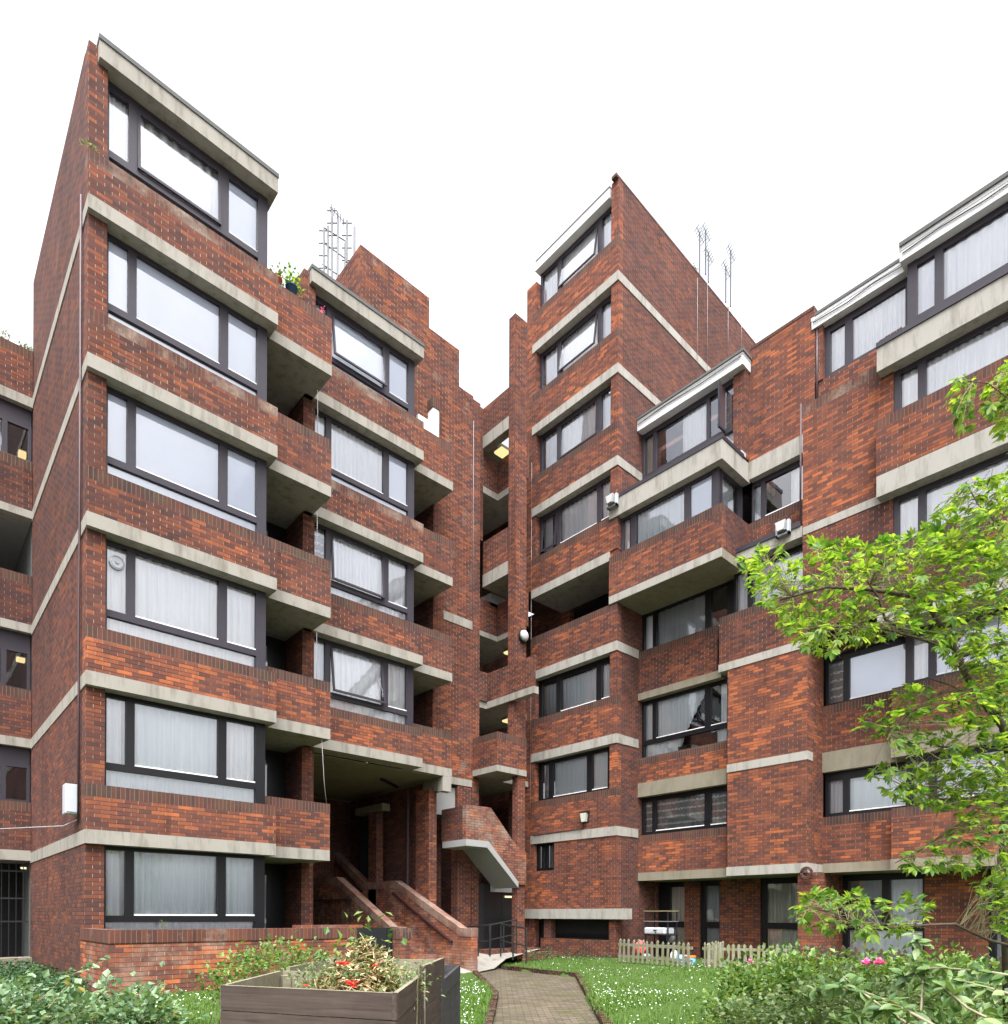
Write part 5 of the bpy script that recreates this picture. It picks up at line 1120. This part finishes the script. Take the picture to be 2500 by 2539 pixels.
# bramble canes with big leaves in front, right
br_t = thing('bramble', 'bramble canes with long grey green leaves crossing the lower right foreground', 'bramble', tuple(at(2500, 2539, 4.2)))
cn = MB(); lf = MB(); rr = random.Random(9)
canes = [[(2540, 2425, 3.6), (2440, 2408, 3.8), (2330, 2400, 4.0), (2260, 2405, 4.2), (2235, 2440, 4.3)], [(2330, 2550, 3.4), (2220, 2490, 3.7), (2130, 2455, 4.0), (2060, 2445, 4.3), (1990, 2462, 4.5)], [(2260, 2545, 3.9), (2150, 2470, 4.1), (2090, 2420, 4.3)],
         [(2520, 2560, 3.2), (2400, 2500, 3.5), (2330, 2440, 3.8)], [(2560, 2480, 3.3), (2450, 2450, 3.6), (2380, 2430, 3.8), (2300, 2480, 4.0)], [(2280, 2560, 3.9), (2290, 2440, 4.1), (2275, 2350, 4.2), (2265, 2310, 4.25)]]
for cp in canes:
    P = [at(*c) for c in cp]; cn.tube(P, .009, 'cane', 6, .004)
    for i in range(len(P)-1):
        for k in range(7):
            q = P[i].lerp(P[i+1], rr.random()); dn = 1 if rr.random() < .75 else -.6
            for j in range(3):
                d = Vector((rr.uniform(-1, 1), rr.uniform(-1, 1), rr.uniform(-.9, .55)))
                leaf6(lf, q, d, rr.uniform(.055, .12), rr.uniform(.013, .026), 'bramble', rr, Vector((rr.uniform(-.5, .5)-.3, rr.uniform(-.5, .5)-.3, 1)).normalized())
cn.build('cane', br_t, True); lf.build('foliage', br_t, True)
bush('shrub', 'broad leaved weeds beneath the bramble canes at the bottom right corner', 'shrub', [BL(2250, 2600, 4.6, .34, .20), BL(2400, 2570, 4.4, .34, .24), BL(2500, 2540, 4.4, .30, .26), BL(2120, 2590, 5.0, .3, .18)], 700, .10, .030, 'bramble', 24, group='shrubs on the right')
# left: ground ivy and grey-green shrub
g = MB(); rr = random.Random(15)
for i in range(9000):
    px, py = rr.uniform(-30, 215), 2372+rr.random()**1.1*130
    if px > 170 and py < 2420: continue
    z = rr.uniform(-1.28, -1.05); p = px_on_z(px, py, z)
    if p.dot(FW) > 21 or p.y > 19 or (p.x > 2.4 and p.y > 11): continue
    leaf(g, p, rndir(rr, .7), rr.uniform(.045, .085), rr.uniform(.018, .03), 'ivy', rr)
tag(g.build('ground_ivy'), 'dark green ivy covering the ground by the left flank', 'ground cover', kind='stuff')
bush('shrub', 'straggly grey green shrub in the bottom left corner with a few yellow leaves', 'shrub', [BL(60, 2550, 6.4, .50, .22), BL(200, 2525, 6.6, .45, .24), BL(330, 2525, 6.8, .36, .20), BL(400, 2545, 7.2, .30, .16), BL(-40, 2520, 6.2, .4, .24)], 3000, .085, .033, 'pale_leaf', 31, group='shrubs on the left')
sp = thing('shrub', 'leafy shoots arching up before the whitened wall corner', 'shrub', tuple(at(150, 2500, 6.4)), 'shrubs on the left'); cn = MB(); lf = MB()
for cp in ([(90, 2490, 6.3), (150, 2430, 6.5), (215, 2400, 6.7), (275, 2377, 6.9)], [(120, 2500, 6.2), (170, 2440, 6.3), (180, 2400, 6.3)], [(60, 2480, 6.2), (50, 2430, 6.2), (70, 2415, 6.2)], [(230, 2500, 6.8), (260, 2440, 6.9), (290, 2420, 7.0)], [(300, 2500, 7.0), (330, 2455, 7.1), (370, 2440, 7.1)]):
    P = [at(*c) for c in cp]; cn.tube(P, .006, 'twig', 5, .003)
    for i in range(len(P)-1):
        for k in range(9): leaf6(lf, P[i].lerp(P[i+1], rr.random()), rndir(rr, .6), rr.uniform(.05, .085), rr.uniform(.018, .03), 'pale_leaf', rr, Vector((-.3, -.4, 1)).normalized())
cn.build('stem', sp); lf.build('foliage', sp)
bush('shrub', 'small leaved shrub between the low wall and the timber bins', 'shrub', [BL(610, 2405, 7.4, .26, .20), BL(690, 2388, 7.8, .32, .20), BL(760, 2392, 8.0, .30, .16), BL(550, 2440, 7.0, .16, .16)], 1700, .060, .021, 'hedge', 33, group='shrubs on the left')
bush('shrub', 'low weeds along the foot of the bin store wall', 'shrub', [((14.6, 14.1, -1.22), (.7, .25, .12)), ((14.9, 13.1, -1.22), (.4, .6, .10)), ((15.1, 12.3, -1.22), (.3, .4, .09))], 1500, .05, .014, 'ivy', 34)
w_ = thing('weed', 'single green weed rooted on the garden wall coping', 'plant', tuple(px_on_b(403, 2306, 11.3))); x = MB(); q = px_on_b(403, 2306, 11.3)
x.tube([q, q+Vector((0, 0, .14))], .004, 'twig', 4); x.build('stem', w_); x = MB()
for i in range(11): leaf6(x, q+Vector((0, 0, .03+.011*i)), Vector((math.cos(i*2.3), math.sin(i*2.3), .35)), .10, .012, 'hedge', rr, Vector((0, 0, 1)))
x.build('foliage', w_)
# plants inside the first bin: heap of cut stalks and flowers
hp = thing('plant_cuttings', 'heap of wilted flowers and stalks piled in the nearest timber bin', 'garden waste', (2.3, 4.0, -.9))
cen = at(905, 2405, 4.75); x = MB(); y_ = MB(); z_ = MB()
for i in range(620):
    a = rr.uniform(0, 6.28); r = rr.random()**.7*.36; h = max(0, 1-(r/.38))*.40
    q = Vector((cen.x+r*math.cos(a)*1.0, cen.y+r*math.sin(a)*1.0, -.56+h*rr.uniform(.5, 1.0)+.0))
    d = Vector((rr.uniform(-1, 1), rr.uniform(-1, 1), rr.uniform(-.7, .6))).normalized()*rr.uniform(.07, .2)
    if i < 420: x.tube([q-d*.6, q+d*.1+Vector((0, 0, .012)), q+d*.6], .004, 'straw', 4, .002)
    for k in range(5): leaf(y_, q+Vector((rr.uniform(-.05, .05), rr.uniform(-.05, .05), rr.uniform(-.03, .04))), rndir(rr, .7), rr.uniform(.025, .06), rr.uniform(.008, .018), rr.choice(('mint', 'dried', 'straw', 'dried', 'bramble')), rr)
x.build('stalks', hp); y_.build('leaves', hp)
for (px, py, d, r) in ((845, 2391, 4.3, .055), (858, 2390, 4.35, .05), (868, 2440, 4.1, .035), (878, 2446, 4.1, .035), (862, 2436, 4.1, .03), (883, 2436, 4.1, .03), (908, 2332, 4.9, .035), (757, 2445, 4.2, .03), (930, 2395, 4.5, .025)):
    z_ = MB()
    for k in range(9): a = k*.7+rr.random(); leaf(z_, at(px, py, d), Vector((math.cos(a), math.sin(a), rr.uniform(-.1, .6))), r*.75, r*.36, 'petal_red', rr)
    z_.build('flower', hp)
bush('potted_shrub', 'leafy shoots with a red flower standing up from the cuttings heap', 'plant', [BL(905, 2338, 4.95, .10, .07), BL(880, 2360, 4.8, .10, .06)], 70, .075, .022, 'hedge', 41)
bush('weeds', 'feathery green weeds growing inside the nearest timber bin', 'plant', [BL(790, 2425, 4.6, .16, .10), BL(1000, 2425, 4.4, .10, .09)], 700, .036, .009, 'mint', 42)
for i, (px, py) in enumerate(((690, 2372), (740, 2360), (1000, 2375), (860, 2350))): pass

for lb, p, h, n in (('tuft of weeds on the coping at the left edge, tall one', (1.85, 19.3, 13.36), .30, 14), ('tuft of weeds on the coping where the left range meets the flank', (2.3, 19.3, 13.36), .16, 30), ('dry weeds on the blank flank skyline, upper clump', (19.8, 12.1, 21.62), .30, 16), ('dry weeds on the blank flank skyline, lower clump', (22.0, 12.1, 21.62), .25, 14), ('dry stalks at the corner of the front stack upper parapet', (2.45, 13.2, 13.07), .22, 12)):
    t = thing('weed', lb, 'plant', p, 'weeds rooted on the brickwork'); x = MB()
    for i in range(n):
        q = Vector(p)+Vector((rr.uniform(-.12, .12), rr.uniform(-.05, .05), 0)); x.tube([q, q+Vector((rr.uniform(-.08, .08), rr.uniform(-.08, .08), h*rr.uniform(.4, 1)))], .005, 'twig', 4, .003)
    x.build('stem', t); x = MB()
    for i in range(n*2): leaf(x, Vector(p)+Vector((rr.uniform(-.14, .14), rr.uniform(-.07, .07), rr.uniform(0, h*.7))), rndir(rr, .8), .06, .015, 'mint', rr)
    x.build('foliage', t)
# ------------------------------------------------------------------ tree
tree = thing('tree', 'young tree with bright palmate leaves leaning in from the right edge', 'tree', tuple(at(2515, 2480, 5.6)))
bk = MB(); rr = random.Random(77)
BR = [
 ([(2515, 2560, 5.6), (2508, 2330, 5.6), (2494, 2200, 5.6), (2497, 2080, 5.6), (2512, 1900, 5.5)], .075, .055),
 ([(2512, 1900, 5.5), (2490, 1800, 5.5), (2439, 1739, 5.45), (2416, 1704, 5.4), (2380, 1641, 5.4), (2364, 1601, 5.4), (2333, 1550, 5.3), (2293, 1483, 5.3), (2234, 1473, 5.2), (2144, 1460, 5.2), (2049, 1456, 5.1), (1935, 1487, 5.0)], .040, .008),
 ([(2364, 1601, 5.4), (2300, 1590, 5.3), (2262, 1578, 5.3), (2195, 1535, 5.2), (2178, 1480, 5.2), (2150, 1440, 5.1)], .016, .006),
 ([(2262, 1578, 5.3), (2195, 1560, 5.2), (2100, 1552, 5.1), (2010, 1560, 5.0)], .012, .004),
 ([(2380, 1630, 5.4), (2470, 1598, 5.5), (2540, 1590, 5.6)], .014, .010), ([(2490, 1600, 5.5), (2475, 1560, 5.5), (2482, 1510, 5.5)], .008, .004),
 ([(2416, 1704, 5.4), (2330, 1720, 5.3), (2240, 1780, 5.2), (2190, 1830, 5.1)], .012, .004), ([(2440, 1740, 5.5), (2360, 1700, 5.6), (2300, 1680, 5.7), (2250, 1700, 5.7)], .010, .004),
 ([(2364, 1601, 5.4), (2400, 1560, 5.5), (2440, 1500, 5.6), (2480, 1420, 5.6)], .012, .005), ([(2293, 1483, 5.3), (2330, 1440, 5.4), (2370, 1400, 5.5)], .008, .004),
 ([(2512, 1900, 5.5), (2575, 1700, 5.4), (2570, 1450, 5.3), (2530, 1350, 5.2), (2470, 1295, 5.2), (2425, 1250, 5.2), (2395, 1195, 5.2)], .010, .004), ([(2570, 1450, 5.3), (2600, 1200, 5.1), (2530, 1010, 5.0), (2450, 950, 5.0), (2400, 945, 5.0)], .006, .003),
 ([(2500, 2000, 5.6), (2435, 1978, 5.5), (2333, 1982, 5.4), (2240, 1950, 5.3)], .012, .004), ([(2497, 2100, 5.6), (2450, 2060, 5.5), (2400, 2030, 5.4), (2280, 2110, 5.2), (2220, 2140, 5.1)], .012, .004),
 ([(2506, 2345, 5.6), (2455, 2332, 5.4), (2412, 2313, 5.2), (2368, 2291, 5.0), (2309, 2293, 4.9), (2144, 2305, 4.8), (2060, 2260, 4.7), (1990, 2250, 4.6)], .014, .004),
 ([(2500, 1960, 5.6), (2450, 1880, 5.5), (2400, 1860, 5.5), (2320, 1850, 5.4)], .010, .004)]
for pts, r0, r1 in BR: bk.tube([at(*p) for p in pts], r0, 'bark', 8, r1)
bk.build('trunk', tree, True)
lf = MB(); tw = MB()
REGS = [([(1835, 1375), (1905, 1350), (1990, 1400), (2020, 1340), (2150, 1345), (2260, 1325), (2330, 1320), (2420, 1345), (2520, 1350), (2520, 1800), (2400, 1720), (2290, 1560), (2190, 1590), (2130, 1600), (2020, 1630), (1950, 1560), (1885, 1500), (1850, 1430)], 235, (4.7, 6.0)),
 ([(2290, 1310), (2330, 1245), (2400, 1190), (2460, 1180), (2520, 1150), (2520, 1400), (2300, 1400)], 52, (4.8, 5.8)),
 ([(2120, 1800), (2150, 1745), (2250, 1700), (2400, 1720), (2520, 1660), (2520, 1960), (2380, 1930), (2260, 1880), (2180, 1850)], 85, (4.7, 5.9)),
 ([(2150, 1915), (2230, 1890), (2400, 1910), (2520, 1940), (2520, 2080), (2400, 2050), (2310, 2010), (2230, 1990)], 62, (4.8, 5.8)),
 ([(2215, 2140), (2250, 2105), (2330, 2060), (2420, 2030), (2520, 2020), (2520, 2270), (2430, 2230), (2370, 2150), (2290, 2160)], 48, (4.8, 5.7)),
 ([(1965, 2270), (2000, 2215), (2070, 2195), (2170, 2235), (2250, 2215), (2310, 2250), (2290, 2300), (2180, 2320), (2060, 2315), (1985, 2300)], 46, (4.5, 5.1)),
 ([(2350, 985), (2380, 930), (2420, 960), (2410, 1060), (2370, 1050)], 7, (4.9, 5.2)), ([(2440, 960), (2520, 880), (2520, 1120), (2450, 1050)], 18, (4.9, 5.3)),
 ([(2250, 1900), (2520, 1800), (2520, 2000), (2300, 1990)], 26, (5.0, 5.8)), ([(2420, 2220), (2520, 2200), (2520, 2330), (2440, 2300)], 10, (4.9, 5.4))]
segs = []
for pts, r0, r1 in BR[1:]:
    P = [at(*p) for p in pts]
    segs += [P[i].lerp(P[i+1], k/4) for i in range(len(P)-1) for k in range(4)]
for poly, n, (d0, d1) in REGS:
    for i in range(int(n*(5.2 if min(q[1] for q in poly) < 1400 else 3.5))):
        px, py = ptin(poly, rr); c = at(px, py, rr.uniform(d0, d1))
        sg = min(segs, key=lambda s: (s-c).length)
        out = (c-sg); out = out.normalized() if out.length > .02 else Vector((0, 0, 1))
        ax = (out*.8+Vector((rr.uniform(-.6, .6), rr.uniform(-.6, .6), rr.uniform(-.5, .5)))).normalized()
        up = Vector((rr.uniform(-.55, .55), rr.uniform(-.55, .55), 1)).normalized()
        s = ax.cross(up).normalized(); up = s.cross(ax).normalized()
        nl = rr.choice((3, 5, 5, 5, 5)); L0 = rr.uniform(.052, .094)
        if rr.random() < .5 and (sg-c).length < .5: tw.tube([sg, sg.lerp(c, .55)+Vector((0, 0, .02)), c], .0028, 'twig', 4, .0016)
        else: tw.tube([c-ax*.09, c], .0018, 'twig', 4, .0013)
        for k in range(nl):
            an = (k-(nl-1)/2)*(R(38) if nl == 5 else R(46)); dd = ax*math.cos(an)+s*math.sin(an)-up*rr.uniform(.05, .35)
            ll = L0*(1-.13*abs(k-(nl-1)/2)); leaf6(lf, c, dd, ll, ll*rr.uniform(.17, .22), 'treeleaf', rr, up, rr.uniform(.05, .3))
lf.build('crown', tree, True); tw.build('twigs', tree)

# ------------------------------------------------------------------ sky, sun, camera
w = bpy.data.worlds.new('World'); S.world = w; w.use_nodes = True; nt = w.node_tree; nt.nodes.clear()
EL = R(64); sd = Vector((-FW.x, -FW.y, 0)).normalized()*math.cos(EL)+Vector((0, 0, math.sin(EL)))
sd = Vector((-math.cos(R(50)), -math.sin(R(50)), 0))*math.cos(EL)+Vector((0, 0, math.sin(EL)))
sky = nt.nodes.new('ShaderNodeTexSky'); sky.sky_type = 'NISHITA'; sky.sun_disc = False; sky.sun_elevation = EL
sky.sun_rotation = math.atan2(sd.x, sd.y); sky.air_density = 1.0; sky.dust_density = 9.0; sky.ozone_density = 1.0; sky.altitude = 50
hs = nt.nodes.new('ShaderNodeHueSaturation'); hs.inputs['Saturation'].default_value = 0.08; L(nt, sky.outputs[0], hs.inputs['Color'])
bg = nt.nodes.new('ShaderNodeBackground'); bg.inputs[1].default_value = 0.15; tcw = nt.nodes.new('ShaderNodeTexCoord'); cl = noise(nt, tcw.outputs['Generated'], 2.6, 6, .6, .4)
L(nt, mixc(nt, 1.0, mixc(nt, 1.0, hs.outputs[0], (1.0, 1.0, 1.015), 'MULTIPLY'), ramp(nt, cl, [(.34, (.80, .84, .92)), (.60, (1.40, 1.39, 1.38))]), 'MULTIPLY'), bg.inputs[0])
o = nt.nodes.new('ShaderNodeOutputWorld'); L(nt, bg.outputs[0], o.inputs[0])
sl = bpy.data.lights.new('sun', 'SUN'); sl.energy = 0.5; sl.angle = R(40); sl.color = (1, .985, .955)
so = bpy.data.objects.new('sun', sl); COL.objects.link(so); so.rotation_euler = (-sd).to_track_quat('-Z', 'Y').to_euler(); so.location = (0, 0, 40)
cd = bpy.data.cameras.new('camera'); co = bpy.data.objects.new('camera', cd); COL.objects.link(co); S.camera = co
cd.sensor_fit = 'HORIZONTAL'; cd.sensor_width = 36; cd.lens = FPX/2500*36; cd.shift_x = (1250-CX)/2500; cd.shift_y = (CY-1269.5)/2500
cd.clip_start = 0.05; cd.clip_end = 2000
mt = Matrix((RT, UP, -FW)).transposed().to_4x4(); mt.translation = Vector((0, 0, H)); co.matrix_world = mt
S.view_settings.view_transform = 'Standard'; S.view_settings.look = 'None'; S.view_settings.exposure = 1.68; S.view_settings.gamma = 1
S.cycles.max_bounces = 8; S.cycles.transparent_max_bounces = 12
